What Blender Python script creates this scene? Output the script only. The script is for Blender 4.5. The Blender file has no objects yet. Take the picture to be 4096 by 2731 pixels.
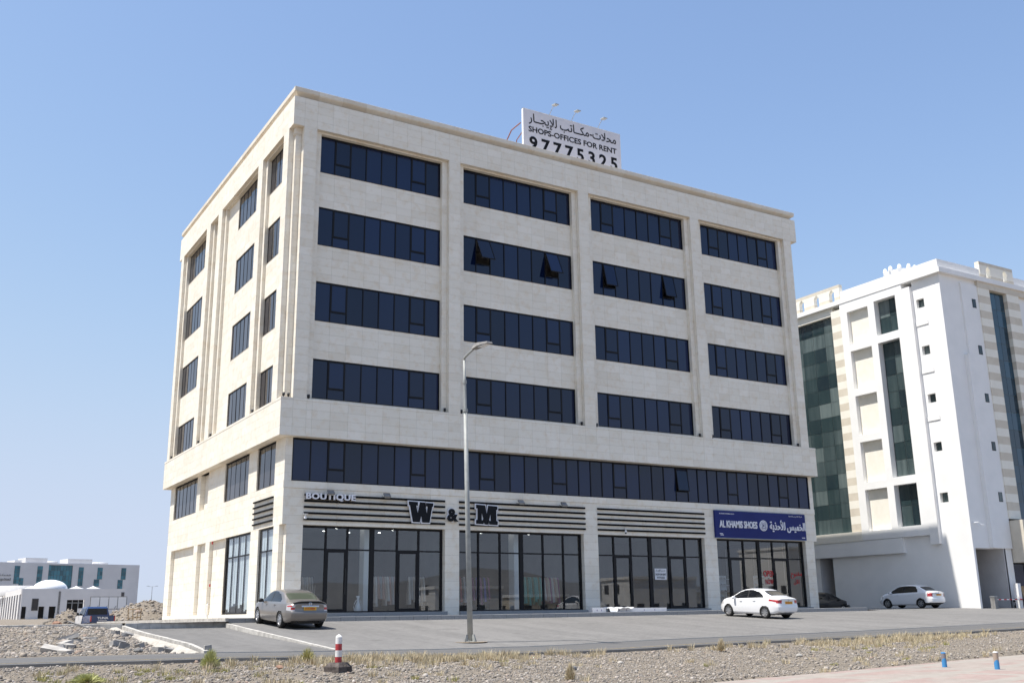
import bpy, math, random
import numpy as np
from mathutils import Vector, Matrix, Euler
random.seed(7); RNG = np.random.default_rng(11)
scene = bpy.context.scene
COL = scene.collection
R = math.radians

# ------------------------------------------------------------------ camera, sky, sun, exposure
CAM = (-15.544, -48.006, -0.032)
cam_d = bpy.data.cameras.new('camera'); cam_o = bpy.data.objects.new('camera', cam_d); COL.objects.link(cam_o)
cam_o.location = CAM
cam_o.rotation_mode = 'XYZ'
cam_o.rotation_euler = (R(105.012), R(0.7744), R(-30.837))
cam_d.sensor_width = 36.0; cam_d.lens = 35.733; cam_d.clip_start = 0.3; cam_d.clip_end = 30000
scene.camera = cam_o

SUN_EL, SUN_BACK = 66.0, 12.0          # elevation; degrees by which the sun stands behind the front facade
to_sun = Vector((-math.cos(R(SUN_BACK))*math.cos(R(SUN_EL)), math.sin(R(SUN_BACK))*math.cos(R(SUN_EL)), math.sin(R(SUN_EL))))
world = bpy.data.worlds.new('World'); scene.world = world; world.use_nodes = True
wn = world.node_tree.nodes; wl = world.node_tree.links
for n in list(wn): wn.remove(n)
wout = wn.new('ShaderNodeOutputWorld'); wbg = wn.new('ShaderNodeBackground'); sky = wn.new('ShaderNodeTexSky')
sky.sky_type = 'NISHITA'; sky.sun_disc = False
sky.sun_elevation = R(SUN_EL); sky.sun_rotation = math.atan2(to_sun.x, to_sun.y)
sky.altitude = 20; sky.air_density = 1.0; sky.dust_density = 0.5; sky.ozone_density = 1.0
wbg.inputs['Strength'].default_value = 0.128
# the bright band near the horizon is softly limited, channel by channel, all round the sky
sep = wn.new('ShaderNodeSeparateColor'); cmb = wn.new('ShaderNodeCombineColor'); wl.new(sky.outputs[0], sep.inputs[0])
def wmath(op, a, b):
    n = wn.new('ShaderNodeMath'); n.operation = op
    for i, v in enumerate((a, b)):
        if isinstance(v, (int, float)): n.inputs[i].default_value = v
        else: wl.new(v, n.inputs[i])
    return n.outputs[0]
for i, (lim, pw) in enumerate(((2.75, 3.6), (3.12, 4.0), (3.85, 8.0))):
    c_ = sep.outputs[i]; r_ = wmath('POWER', wmath('DIVIDE', c_, lim), pw)
    wl.new(wmath('DIVIDE', c_, wmath('POWER', wmath('ADD', r_, 1.0), 1.0/pw)), cmb.inputs[i])
wl.new(cmb.outputs[0], wbg.inputs['Color']); wl.new(wbg.outputs[0], wout.inputs['Surface'])
sun_d = bpy.data.lights.new('sun', 'SUN'); sun_d.energy = 4.0; sun_d.angle = R(0.53); sun_d.color = (1.0, 0.955, 0.88)
sun_o = bpy.data.objects.new('sun', sun_d); COL.objects.link(sun_o)
sun_o.rotation_euler = to_sun.to_track_quat('Z', 'Y').to_euler()
vs = scene.view_settings
vs.view_transform = 'Standard'; vs.look = 'None'; vs.gamma = 1.0; vs.exposure = 0.85; vs.use_curve_mapping = False
scene.render.engine = 'CYCLES'
scene.cycles.use_denoising = True
scene.cycles.max_bounces = 8; scene.cycles.transparent_max_bounces = 12; scene.cycles.glossy_bounces = 4
scene.cycles.caustics_reflective = False; scene.cycles.caustics_refractive = False

# ------------------------------------------------------------------ materials
MATS = {}
def _new(name):
    m = bpy.data.materials.new(name); m.use_nodes = True
    nt = m.node_tree; b = nt.nodes['Principled BSDF']
    MATS[name] = m
    return m, nt, b
def flat(name, col, rough=0.6, metal=0.0, spec=0.5, emit=None, es=0.0, coat=0.0):
    m, nt, b = _new(name)
    b.inputs['Base Color'].default_value = (*col, 1); b.inputs['Roughness'].default_value = rough
    b.inputs['Metallic'].default_value = metal; b.inputs['Specular IOR Level'].default_value = spec
    b.inputs['Coat Weight'].default_value = coat; b.inputs['Coat Roughness'].default_value = 0.04
    if emit: b.inputs['Emission Color'].default_value = (*emit, 1); b.inputs['Emission Strength'].default_value = es
    return m
def N(nt, t, **kw):
    n = nt.nodes.new(t)
    for k, v in kw.items():
        if k in n.inputs: n.inputs[k].default_value = v
        else: setattr(n, k, v)
    return n
def ramp(nt, fac, stops):
    r = nt.nodes.new('ShaderNodeValToRGB'); e = r.color_ramp.elements
    while len(e) < len(stops): e.new(0.5)
    for k, (p, c) in zip(e, stops): k.position = p; k.color = (*c, 1)
    nt.links.new(fac, r.inputs['Fac']); return r.outputs['Color']
def mix(nt, fac, a, b, mode='MIX'):
    x = nt.nodes.new('ShaderNodeMix'); x.data_type = 'RGBA'; x.blend_type = mode
    for i, val in ((0, fac), (6, a), (7, b)):
        if hasattr(val, 'links') or hasattr(val, 'is_linked'): nt.links.new(val, x.inputs[i])
        elif i == 0: x.inputs[0].default_value = val
        else: x.inputs[i].default_value = (*val, 1)
    return x.outputs[2]
def noise(nt, vec, scale, detail=4, rough=0.55):
    n = N(nt, 'ShaderNodeTexNoise', Scale=scale, Detail=detail, Roughness=rough)
    if vec is not None: nt.links.new(vec, n.inputs['Vector'])
    return n.outputs['Fac']
def coords(nt, kind='Object'):
    return nt.nodes.new('ShaderNodeTexCoord').outputs[kind]
def worldpos(nt):
    return nt.nodes.new('ShaderNodeNewGeometry').outputs['Position']
def island(nt):
    g = nt.nodes.new('ShaderNodeNewGeometry'); o = nt.nodes.new('ShaderNodeObjectInfo')
    a = N(nt, 'ShaderNodeMath', operation='ADD'); nt.links.new(g.outputs['Random Per Island'], a.inputs[0]); nt.links.new(o.outputs['Random'], a.inputs[1])
    f = N(nt, 'ShaderNodeMath', operation='FRACT'); nt.links.new(a.outputs[0], f.inputs[0])
    return f.outputs[0]
def bump(nt, b, h, strength=0.3, dist=0.01):
    n = N(nt, 'ShaderNodeBump', Strength=strength, Distance=dist); nt.links.new(h, n.inputs['Height']); nt.links.new(n.outputs[0], b.inputs['Normal'])

def mk_limestone(name, c0, c1, c2, stain):
    m, nt, b = _new(name); p = worldpos(nt)
    isl = island(nt)
    base = ramp(nt, isl, [(0.0, c0), (0.35, c1), (0.75, c1), (1.0, c2)])
    n1 = noise(nt, p, 2.6, 6, 0.62)
    vein = ramp(nt, n1, [(0.50, (0, 0, 0)), (0.70, (1, 1, 1))])
    n2 = noise(nt, p, 0.45, 3)
    blot = ramp(nt, n2, [(0.45, (0, 0, 0)), (0.72, (1, 1, 1))])
    k = N(nt, 'ShaderNodeMath', operation='MULTIPLY'); nt.links.new(vein, k.inputs[0]); k.inputs[1].default_value = 0.42
    c = mix(nt, k.outputs[0], base, stain)
    k2 = N(nt, 'ShaderNodeMath', operation='MULTIPLY'); nt.links.new(blot, k2.inputs[0]); k2.inputs[1].default_value = 0.16
    c = mix(nt, k2.outputs[0], c, stain)
    n3 = noise(nt, p, 9.0, 5)
    spots = ramp(nt, n3, [(0.66, (0, 0, 0)), (0.74, (1, 1, 1))])
    k3 = N(nt, 'ShaderNodeMath', operation='MULTIPLY'); nt.links.new(spots, k3.inputs[0]); k3.inputs[1].default_value = 0.35
    c = mix(nt, k3.outputs[0], c, (stain[0]*.7, stain[1]*.62, stain[2]*.5))
    nt.links.new(c, b.inputs['Base Color']); b.inputs['Roughness'].default_value = 0.62; b.inputs['Specular IOR Level'].default_value = 0.3
    bump(nt, b, noise(nt, p, 30, 4), 0.12, 0.006)
    return m
STONE = mk_limestone('limestone', (0.755, 0.705, 0.61), (0.80, 0.755, 0.665), (0.835, 0.79, 0.705), (0.66, 0.535, 0.37))
MORTAR = flat('mortar', (0.22, 0.195, 0.165), 0.9)
STONE2 = mk_limestone('cornice_stone', (0.67, 0.605, 0.505), (0.72, 0.66, 0.565), (0.76, 0.705, 0.61), (0.60, 0.46, 0.30))

def noisy(name, c0, c1, scale=6.0, rough=0.75, bstr=0.15, bd=0.01, bscale=None, spec=0.4, detail=5, lo=0.35, hi=0.65, coat=0.0, metal=0.0):
    m, nt, b = _new(name); p = worldpos(nt)
    f = noise(nt, p, scale, detail)
    nt.links.new(ramp(nt, f, [(lo, c0), (hi, c1)]), b.inputs['Base Color'])
    b.inputs['Roughness'].default_value = rough; b.inputs['Specular IOR Level'].default_value = spec
    b.inputs['Coat Weight'].default_value = coat; b.inputs['Coat Roughness'].default_value = .05; b.inputs['Metallic'].default_value = metal
    if bstr: bump(nt, b, noise(nt, p, bscale or scale*4, 5), bstr, bd)
    return m
FRAME = flat('black_aluminium', (0.008, 0.008, 0.010), 0.5, 0.0, 0.25)
SLATM = noisy('slat_paint', (0.006, 0.006, 0.007), (0.011, 0.011, 0.012), 3, 0.7, 0, spec=.1)
def mk_tint(name, col, ior=1.5, rough=0.02, wav=0.02, boost=1.0):
    m, nt, b = _new(name)
    b.inputs['Base Color'].default_value = (*col, 1); b.inputs['Roughness'].default_value = rough
    b.inputs['IOR'].default_value = ior; b.inputs['Specular IOR Level'].default_value = 0.5*boost
    p = worldpos(nt); bump(nt, b, noise(nt, p, 0.9, 2), wav, 0.02)
    oi = nt.nodes.new('ShaderNodeObjectInfo'); k0 = tuple(v*.6 for v in col); k1 = tuple(v*1.35 for v in col)
    nt.links.new(ramp(nt, oi.outputs['Random'], [(0, k0), (1, k1)]), b.inputs['Base Color'])
    return m
TINT = mk_tint('blue_tinted_glass', (0.004, 0.012, 0.046), 1.5, wav=0.09)
TINT_L = mk_tint('sky_paled_tinted_glass', (0.050, 0.046, 0.050), 1.55, wav=0.02)  # same tinted glass; sun and pale horizon reflection put into its base colour
def mk_teal(name, stops):
    m, nt, b = _new(name); oi = nt.nodes.new('ShaderNodeObjectInfo'); p = worldpos(nt)
    mp = N(nt, 'ShaderNodeMapping'); mp.inputs['Scale'].default_value = (2.5, 2.5, .25); nt.links.new(p, mp.inputs['Vector'])
    f = N(nt, 'ShaderNodeMath', operation='MULTIPLY_ADD'); nt.links.new(noise(nt, mp.outputs[0], 1.0, 2), f.inputs[0]); f.inputs[1].default_value = .7; nt.links.new(oi.outputs['Random'], f.inputs[2])
    f2 = N(nt, 'ShaderNodeMath', operation='MULTIPLY'); nt.links.new(f.outputs[0], f2.inputs[0]); f2.inputs[1].default_value = .62
    nt.links.new(ramp(nt, f2.outputs[0], stops), b.inputs['Base Color']); b.inputs['Roughness'].default_value = .03; b.inputs['IOR'].default_value = 1.55
    bump(nt, b, noise(nt, p, .9, 2), .06, .02); return m
TEAL = mk_teal('teal_glass', [(.15, (.010, .020, .028)), (.45, (.024, .044, .048)), (.65, (.06, .084, .088)), (.85, (.13, .165, .165))])  # pale tones and upright streaks put reflections and curtains into the glass colour
HTEAL = mk_tint('hospital_glass', (0.035, 0.15, 0.19), 1.6, wav=0.02)
TEALB = mk_tint('blue_teal_glass', (0.010, 0.045, 0.075), 1.6, wav=0.04)
def mk_clear(name, tint):
    m = bpy.data.materials.new(name); m.use_nodes = True; nt = m.node_tree; MATS[name] = m
    for n in list(nt.nodes): nt.nodes.remove(n)
    o = nt.nodes.new('ShaderNodeOutputMaterial'); t = nt.nodes.new('ShaderNodeBsdfTransparent'); g = nt.nodes.new('ShaderNodeBsdfGlossy')
    fr = N(nt, 'ShaderNodeFresnel', IOR=2.0); mx = nt.nodes.new('ShaderNodeMixShader')
    t.inputs[0].default_value = (*tint, 1); g.inputs['Roughness'].default_value = 0.0; g.inputs['Color'].default_value = (1, 1, 1, 1)
    gm = nt.nodes.new('ShaderNodeNewGeometry'); iv = N(nt, 'ShaderNodeMath', operation='SUBTRACT'); iv.inputs[0].default_value = 1.0; nt.links.new(gm.outputs['Backfacing'], iv.inputs[1])
    ml = N(nt, 'ShaderNodeMath', operation='MULTIPLY'); nt.links.new(fr.outputs[0], ml.inputs[0]); nt.links.new(iv.outputs[0], ml.inputs[1])
    nt.links.new(ml.outputs[0], mx.inputs[0]); nt.links.new(t.outputs[0], mx.inputs[1]); nt.links.new(g.outputs[0], mx.inputs[2]); nt.links.new(mx.outputs[0], o.inputs['Surface'])
    return m
CLEAR = mk_clear('shop_glass', (0.89, 0.925, 0.94))
WHITE = noisy('white_render', (0.79, 0.785, 0.77), (0.84, 0.83, 0.815), 0.7, 0.8, 0.1, 0.004, 25)
WHITEM = flat('white_paint', (0.80, 0.80, 0.80), 0.4)
BEIGE = noisy('beige_render', (0.60, 0.54, 0.445), (0.66, 0.60, 0.50), 2, 0.85, 0.08)
CREAM = noisy('cream_render', (0.80, 0.765, 0.67), (0.84, 0.805, 0.72), 2, 0.85, 0.08)
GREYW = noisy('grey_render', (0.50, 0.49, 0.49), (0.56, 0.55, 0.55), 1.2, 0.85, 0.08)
HOSP = noisy('pale_panel', (0.60, 0.59, 0.59), (0.66, 0.65, 0.65), 0.25, 0.7, 0.0)
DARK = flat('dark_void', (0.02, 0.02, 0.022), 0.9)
GRANITE = noisy('grey_granite', (0.20, 0.20, 0.20), (0.34, 0.34, 0.34), 60, 0.5, 0.05, spec=0.5)
KERB = noisy('kerb_concrete', (0.38, 0.36, 0.33), (0.55, 0.525, 0.485), 3, 0.9, 0.3, 0.008, 30)
CONC = noisy('concrete', (0.33, 0.31, 0.285), (0.52, 0.49, 0.45), 2.2, 0.92, 0.35, 0.015, 18)
CONCD = noisy('dark_concrete', (0.17, 0.165, 0.16), (0.30, 0.29, 0.28), 3, 0.92, 0.35, 0.015, 18)
STEEL = noisy('galvanised_steel', (0.40, 0.41, 0.41), (0.52, 0.53, 0.53), 8, 0.5, 0.0, metal=0.35)
POLEM = noisy('painted_pole', (0.27, 0.28, 0.27), (0.34, 0.35, 0.34), 6, 0.5, 0)
BLACKP = flat('black_plastic', (0.015, 0.015, 0.016), 0.5)
TYRE = noisy('tyre_rubber', (0.016, 0.016, 0.016), (0.028, 0.027, 0.026), 20, 0.85, 0.1)
RIM = flat('alloy', (0.62, 0.62, 0.63), 0.28, 0.85)
CHROME = flat('chrome', (0.75, 0.76, 0.78), 0.12, 1.0)
REDL = flat('red_lens', (0.42, 0.02, 0.025), 0.12, 0, 0.6, coat=0.6)
CLEARL = flat('clear_lens', (0.60, 0.58, 0.57), 0.12, 0.2, 0.6, coat=0.6)
PLATE = flat('yellow_plate', (0.72, 0.42, 0.02), 0.5)
INK = flat('black_ink', (0.008, 0.009, 0.012), 0.7, 0, 0.2)
REDINK = flat('red_vinyl', (0.50, 0.03, 0.035), 0.5)
SIGNW = noisy('billboard_vinyl', (0.62, 0.615, 0.66), (0.68, 0.67, 0.71), 0.5, 0.45, 0)
SIGNB = noisy('blue_signboard', (0.010, 0.018, 0.125), (0.013, 0.023, 0.145), 0.6, 0.5, 0, spec=.25)
LETW = flat('white_letter', (0.78, 0.78, 0.82), 0.35)
LETS = flat('letter_side', (0.70, 0.72, 0.76), 0.3, 0.2)
RUST = flat('red_oxide_steel', (0.24, 0.085, 0.055), 0.6)
WOOD = noisy('plywood', (0.30, 0.20, 0.10), (0.42, 0.29, 0.16), 4, 0.8, 0.1)
CARD = flat('white_carton', (0.68, 0.68, 0.70), 0.7)
PLAST = flat('plastic_film', (0.72, 0.72, 0.72), 0.25, 0, 0.6)
LEAFG = None

# ------------------------------------------------------------------ mesh helpers
class MB:
    def __init__(s): s.v = []; s.f = []; s.m = []; s.mats = []
    def mi(s, mat):
        if mat is None: return 0
        if mat not in s.mats: s.mats.append(mat)
        return s.mats.index(mat)
    def add(s, verts, faces, mat=None):
        o = len(s.v); k = s.mi(mat)
        s.v.extend([tuple(map(float, p)) for p in verts]); s.f.extend([tuple(i+o for i in f) for f in faces]); s.m.extend([k]*len(faces))
        return s
    def box(s, x0, x1, y0, y1, z0, z1, mat=None):
        return s.add([(x0,y0,z0),(x1,y0,z0),(x1,y1,z0),(x0,y1,z0),(x0,y0,z1),(x1,y0,z1),(x1,y1,z1),(x0,y1,z1)],
                     [(0,3,2,1),(4,5,6,7),(0,1,5,4),(1,2,6,5),(2,3,7,6),(3,0,4,7)], mat)
    def quad(s, a, b, c, d, mat=None): return s.add([a,b,c,d], [(0,1,2,3)], mat)
    def obox(s, c, ax, ay, az, mat=None):                      # oriented box: centre and half-vectors
        c, ax, ay, az = map(Vector, (c, ax, ay, az)); vs = []
        for k in (-1, 1):
            for i, j in ((-1,-1),(1,-1),(1,1),(-1,1)): vs.append(c+ax*i+ay*j+az*k)
        return s.add(vs, [(0,3,2,1),(4,5,6,7),(0,1,5,4),(1,2,6,5),(2,3,7,6),(3,0,4,7)], mat)
    def tube(s, pts, rad, n=8, mat=None, cap=True):
        pts = [Vector(p) for p in pts]; rads = rad if isinstance(rad, (list, tuple)) else [rad]*len(pts)
        vs = []; fs = []
        for i, p in enumerate(pts):
            d = (pts[min(i+1, len(pts)-1)] - pts[max(i-1, 0)]).normalized()
            u = d.orthogonal().normalized() if abs(d.z) > .99 else d.cross(Vector((0,0,1))).normalized()
            w = d.cross(u)
            for k in range(n):
                a = 2*math.pi*k/n; vs.append(p + (u*math.cos(a)+w*math.sin(a))*rads[i])
        for i in range(len(pts)-1):
            for k in range(n):
                k2 = (k+1) % n; fs.append((i*n+k, i*n+k2, (i+1)*n+k2, (i+1)*n+k))
        if cap: fs.append(tuple(range(n-1, -1, -1))); fs.append(tuple((len(pts)-1)*n+k for k in range(n)))
        return s.add(vs, fs, mat)
    def lathe(s, prof, n=20, c=(0,0,0), axis='z', mat=None, close=False):      # prof: (radius, height)
        vs = []; fs = []
        for r, h in prof:
            for k in range(n):
                a = 2*math.pi*k/n; x, y = r*math.cos(a), r*math.sin(a)
                q = (x, y, h) if axis == 'z' else ((x, h, y) if axis == 'y' else (h, x, y))
                vs.append((q[0]+c[0], q[1]+c[1], q[2]+c[2]))
        for i in range(len(prof)-1):
            for k in range(n):
                k2 = (k+1) % n; fs.append((i*n+k, i*n+k2, (i+1)*n+k2, (i+1)*n+k))
        return s.add(vs, fs, mat)
    def prism(s, poly, o, u, w, t, mat=None):                   # polygon in plane (u, w) at o, thickness vector t
        o, u, w, t = map(Vector, (o, u, w, t)); n = len(poly)
        a = [o+u*p[0]+w*p[1] for p in poly]; b = [p+t for p in a]
        fs = [tuple(range(n)), tuple(range(2*n-1, n-1, -1))] + [(i, i+n, (i+1) % n+n, (i+1) % n) for i in range(n)]
        return s.add(a+b, fs, mat)
    def mesh(s, name, mat=None, smooth=False):
        me = bpy.data.meshes.new(name); me.from_pydata(s.v, [], s.f)
        if s.mats:
            for m in s.mats: me.materials.append(m)
            me.polygons.foreach_set('material_index', s.m)
        elif mat: me.materials.append(mat)
        if smooth: me.polygons.foreach_set('use_smooth', [True]*len(s.f))
        me.update(); return me
    def build(s, name, mat=None, parent=None, smooth=False, loc=None):
        o = bpy.data.objects.new(name, s.mesh(name, mat, smooth)); COL.objects.link(o)
        if parent is not None: o.parent = parent
        if loc: o.location = loc
        return o
def fixnormals(me):
    import bmesh
    bm = bmesh.new(); bm.from_mesh(me); bmesh.ops.recalc_face_normals(bm, faces=bm.faces); bm.to_mesh(me); bm.free()
def thing(name, label, cat, loc=(0,0,0), rz=0.0, group=None):
    o = bpy.data.objects.new(name, None); COL.objects.link(o); o.empty_display_size = 0.3
    o.location = loc; o.rotation_euler = (0, 0, rz); return tag(o, label, cat, group)
def tag(o, label, cat, group=None):
    o['label'] = label; o['category'] = cat
    if group: o['group'] = group
    return o
def struct(o): o['kind'] = 'structure'; return o
def stuff(o): o['kind'] = 'stuff'; return o
def copy_tree(o, parent=None):
    c = o.copy(); COL.objects.link(c)
    if parent is not None: c.parent = parent
    for ch in [k for k in bpy.data.objects if k.parent == o]: copy_tree(ch, c)
    return c
def setmat(o, m): o.data.materials.clear(); o.data.materials.append(m)

# ------------------------------------------------------------------ lettering
AR = {'ا':(0xFE8D,),'أ':(0xFE83,),'إ':(0xFE87,),'آ':(0xFE81,),'ب':(0xFE8F,4),'ة':(0xFE93,),'ت':(0xFE95,4),'ج':(0xFE9D,4),'ح':(0xFEA1,4),'خ':(0xFEA5,4),
      'د':(0xFEA9,),'ذ':(0xFEAB,),'ر':(0xFEAD,),'س':(0xFEB1,4),'ش':(0xFEB5,4),'ف':(0xFED1,4),'ك':(0xFED9,4),'ل':(0xFEDD,4),'م':(0xFEE1,4),'ن':(0xFEE5,4),'و':(0xFEED,),'ي':(0xFEF1,4),'ى':(0xFEEF,)}
LIG = {'ا':0xFEFB,'أ':0xFEF7,'إ':0xFEF9,'آ':0xFEF5}
def arabic(t):
    t = list(t); out = []; i = 0
    joinsnext = lambda ch: ch == 'ـ' or (ch in AR and len(AR[ch]) == 2)
    isl = lambda ch: ch in AR or ch == 'ـ'
    while i < len(t):
        c = t[i]; prev = i > 0 and joinsnext(t[i-1]) 
        if c == 'ل' and i+1 < len(t) and t[i+1] in LIG:
            out.append(chr(LIG[t[i+1]] + (1 if prev else 0))); i += 2; continue
        if c in AR:
            nxt = i+1 < len(t) and isl(t[i+1]) and len(AR[c]) == 2
            b = AR[c][0]
            out.append(chr(b + ((3 if nxt else 1) if prev else (2 if nxt else 0))))
        else: out.append(c)
        i += 1
    return ''.join(reversed(out))
def text_mesh(body, depth=0.02, bold=0.0, spacing=1.0):
    c = bpy.data.curves.new('t', 'FONT'); c.body = body; c.size = 1.0; c.extrude = depth/2; c.offset = bold; c.resolution_u = 3; c.space_character = spacing
    o = bpy.data.objects.new('t', c); COL.objects.link(o)
    dg = bpy.context.evaluated_depsgraph_get(); dg.update()
    me = bpy.data.meshes.new_from_object(o.evaluated_get(dg))
    bpy.data.objects.remove(o); bpy.data.curves.remove(c)
    return me
def lettering(name, body, parent, mat, org, w, h, depth=0.02, bold=0.0, u=(1,0,0), up=(0,0,1), spacing=1.0, keep=False):
    """text fitted into the rectangle w x h whose lower left corner is org; u = reading direction, up = upward; thickness goes towards the reader"""
    me = text_mesh(body, depth, bold, spacing); me.name = name
    n = len(me.vertices); co = np.empty(n*3); me.vertices.foreach_get('co', co); co = co.reshape(-1, 3)
    lo = co.min(0); hi = co.max(0); sx = w/(hi[0]-lo[0]); sy = h/(hi[1]-lo[1])
    if keep: sx = sy
    u = np.array(u, float); up = np.array(up, float); nr = np.cross(u, up)
    q = np.array(org) + np.outer((co[:,0]-lo[0])*sx, u) + np.outer((co[:,1]-lo[1])*sy, up) + np.outer(co[:,2]-lo[2], nr)
    me.vertices.foreach_set('co', q.ravel()); me.materials.clear(); me.materials.append(mat); me.update()
    o = bpy.data.objects.new(name, me); COL.objects.link(o)
    if parent is not None: o.parent = parent
    return o
# ------------------------------------------------------------------ heights of the place
ZRX = [-400, -60, -13, -8, -4, 0, 4, 9, 15, 20.5, 25, 31, 60, 120, 600]
ZRZ = [-1.0, -.95, -.96, -.98, -1.05, -1.10, -1.11, -1.02, -.97, -.91, -.84, -.75, -.5, -.4, -.4]
def zr(x): return np.interp(x, ZRX, ZRZ)                      # the road's height along its run
YK, YR0, YR1 = -3.84, -17.1, -22.0                            # kerb of the pavement, far and near edge of the road
def sw(x): return -0.02 + 0.0042*np.clip(x-10, 0, 60)          # top of the shop pavement
def fz(x, y):                                                  # forecourt
    k = sw(x) - 0.20; t = np.clip((YK-y)/(YK-YR0), -0.25, 1.0)
    return k + (zr(x)-k)*t
def zlot(x, y):
    t = np.clip((y-YR0)/12.5, 0, 1); t = t*t*(3-2*t)*.55 + t*.45
    z = zr(x) + (-0.27-zr(x))*t
    return z + np.clip(y-20, 0, 400)*0.0034
def lanez(x, y): return fz(x, y) - 0.15*np.clip((y-YR0)/9, 0, 1)
_ph = RNG.uniform(0, 6.28, 24); _dr = RNG.uniform(-1, 1, (24, 2))
def rough(x, y, s=1.0):
    h = 0*x
    for i in range(24):
        k = (0.35 + 0.22*i)*s
        d = _dr[i]/np.linalg.norm(_dr[i]); h = h + np.sin((x*d[0]+y*d[1])*k + _ph[i])/(1+0.55*i)
    return h/3.0
def zverge(x, y):
    zn = np.interp(x, [-14, -6, 0, 5], [-1.16, -1.33, -1.45, -1.52])
    t = np.clip((YR1-y)/7.5, 0, 1)
    z0 = zr(x) - 0.07
    z = z0 + (zn-z0)*(t**0.8) 
    b = np.clip((-30-y)/12, 0, 1)
    return z + (-1.62-zn)*b
PAVE = [(-3.4, -31.2), (2.2, -30.0), (6.0, -29.25), (12.5, -27.75), (16.5, -27.0), (30, -24.6), (60, -22.4), (60, -42), (-3.4, -42)]
def ground_z(x, y):
    x = np.asarray(x, float); y = np.asarray(y, float)
    lot = zlot(x, y) + 0.05*rough(x, y)*np.clip((y-YR0)/1.0, 0, 1)*np.clip(1-(y-30)/60, .2, 1)
    lot = lot - 0.52*np.exp(-((x+1)/8)**2-((y-37)/8)**2)
    lot = lot - 0.20*np.clip(1-(-7.4-x)/1.7, 0, 1)*np.clip((-3.5-y)/1.0, 0, 1)*np.clip((y-YR0)/1.5, 0.15, 1)*(x < -7.3)
    under = np.minimum(lot, fz(x, y)) - 0.20
    front = np.clip((x+7.35)/0.25, 0, 1)*np.clip((30-y)/3, 0, 1)
    z = lot*(1-front) + under*front
    far_r = (x > 37.4) & (y > -3)
    z = np.where(far_r, -0.35, z)
    road = zr(x) - 0.14
    z = np.where(y < YR0, road, z)
    vg = zverge(x, y) + 0.05*rough(x*1.7, y*1.7)*np.clip((YR1-y)/1.0, 0, 1)
    z = np.where(y < YR1+0.02, vg, z)
    edge = np.interp(x, [-3.4, 2.2, 6, 12.5, 16.5, 30, 60], [-31.2, -30, -29.25, -27.75, -27, -24.6, -22.4])
    z = np.where((x > -3.4) & (y < edge) , np.minimum(z, -1.60), z)
    return z
def sheet(name, xs, ys, fn, mat, smooth=True):
    X, Y = np.meshgrid(xs, ys, indexing='ij'); Z = fn(X, Y)
    nx, ny = len(xs), len(ys); v = np.stack([X, Y, Z], -1).reshape(-1, 3)
    i = np.arange(nx-1)[:, None]*ny + np.arange(ny-1)[None, :]
    f = np.stack([i, i+ny, i+ny+1, i+1], -1).reshape(-1, 4)
    me = bpy.data.meshes.new(name); me.from_pydata(v.tolist(), [], f.tolist()); me.materials.append(mat)
    if smooth: me.polygons.foreach_set('use_smooth', [True]*len(f))
    o = bpy.data.objects.new(name, me); COL.objects.link(o); return o

# gravel ground
m, nt, b = _new('stony_ground'); p = worldpos(nt)
f1 = noise(nt, p, 0.35, 5); f2 = noise(nt, p, 14, 6, 0.7); f3 = noise(nt, p, 3.0, 5)
c = ramp(nt, f1, [(0.35, (0.225, 0.185, 0.145)), (0.65, (0.33, 0.275, 0.215))])
c = mix(nt, 0.75, c, ramp(nt, f2, [(0.25, (0.08, 0.068, 0.057)), (0.5, (0.235, 0.20, 0.162)), (0.72, (0.42, 0.37, 0.315))]))
c = mix(nt, 0.3, c, ramp(nt, f3, [(0.4, (0.11, 0.10, 0.085)), (0.62, (0.26, 0.22, 0.165))]))
nt.links.new(c, b.inputs['Base Color']); b.inputs['Roughness'].default_value = 0.95; b.inputs['Specular IOR Level'].default_value = 0.2
bump(nt, b, f2, 1.0, 0.06); GROUND = m
xs = np.unique(np.concatenate([np.linspace(-1500, -60, 20), np.linspace(-60, -20, 20), np.arange(-20, 30, 0.28), [-7.6, -7.35, -7.1, 37.39, 37.41], np.linspace(30, 70, 30), np.linspace(70, 1500, 26)]))
ys = np.unique(np.concatenate([np.linspace(-1800, -60, 18), np.linspace(-60, -32, 14), np.arange(-32, -2, 0.25), [-21.98, -22.0, -17.1, -17.12], np.arange(-2, 60, 1.2), np.linspace(60, 400, 40), np.linspace(400, 3500, 20)]))
struct(sheet('ground', xs, ys, ground_z, GROUND))

# road
m, nt, b = _new('asphalt'); p = worldpos(nt)
f1 = noise(nt, p, 0.5, 4); f2 = noise(nt, p, 90, 3)
mp = N(nt, 'ShaderNodeMapping'); mp.inputs['Scale'].default_value = (0.06, 1.3, 1); nt.links.new(p, mp.inputs['Vector'])
f3 = noise(nt, mp.outputs[0], 1.0, 4)
c = ramp(nt, f1, [(0.3, (0.085, 0.083, 0.082)), (0.7, (0.11, 0.106, 0.104))])
c = mix(nt, 0.35, c, ramp(nt, f2, [(0.3, (0.06, 0.06, 0.06)), (0.7, (0.17, 0.165, 0.16))]))
c = mix(nt, 0.25, c, ramp(nt, f3, [(0.4, (0.09, 0.088, 0.086)), (0.6, (0.155, 0.147, 0.138))]))
nt.links.new(c, b.inputs['Base Color']); b.inputs['Roughness'].default_value = 0.85; bump(nt, b, f2, 0.4, 0.01); ASPH = m
rxs = np.unique(np.concatenate([np.linspace(-300, -30, 12), np.arange(-30, 70, 1.0), np.linspace(70, 400, 14)]))
X = rxs; mb = MB(); rim = 0.07*np.sin(rxs*2.1)+0.05*np.sin(rxs*5.3+1)
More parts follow.
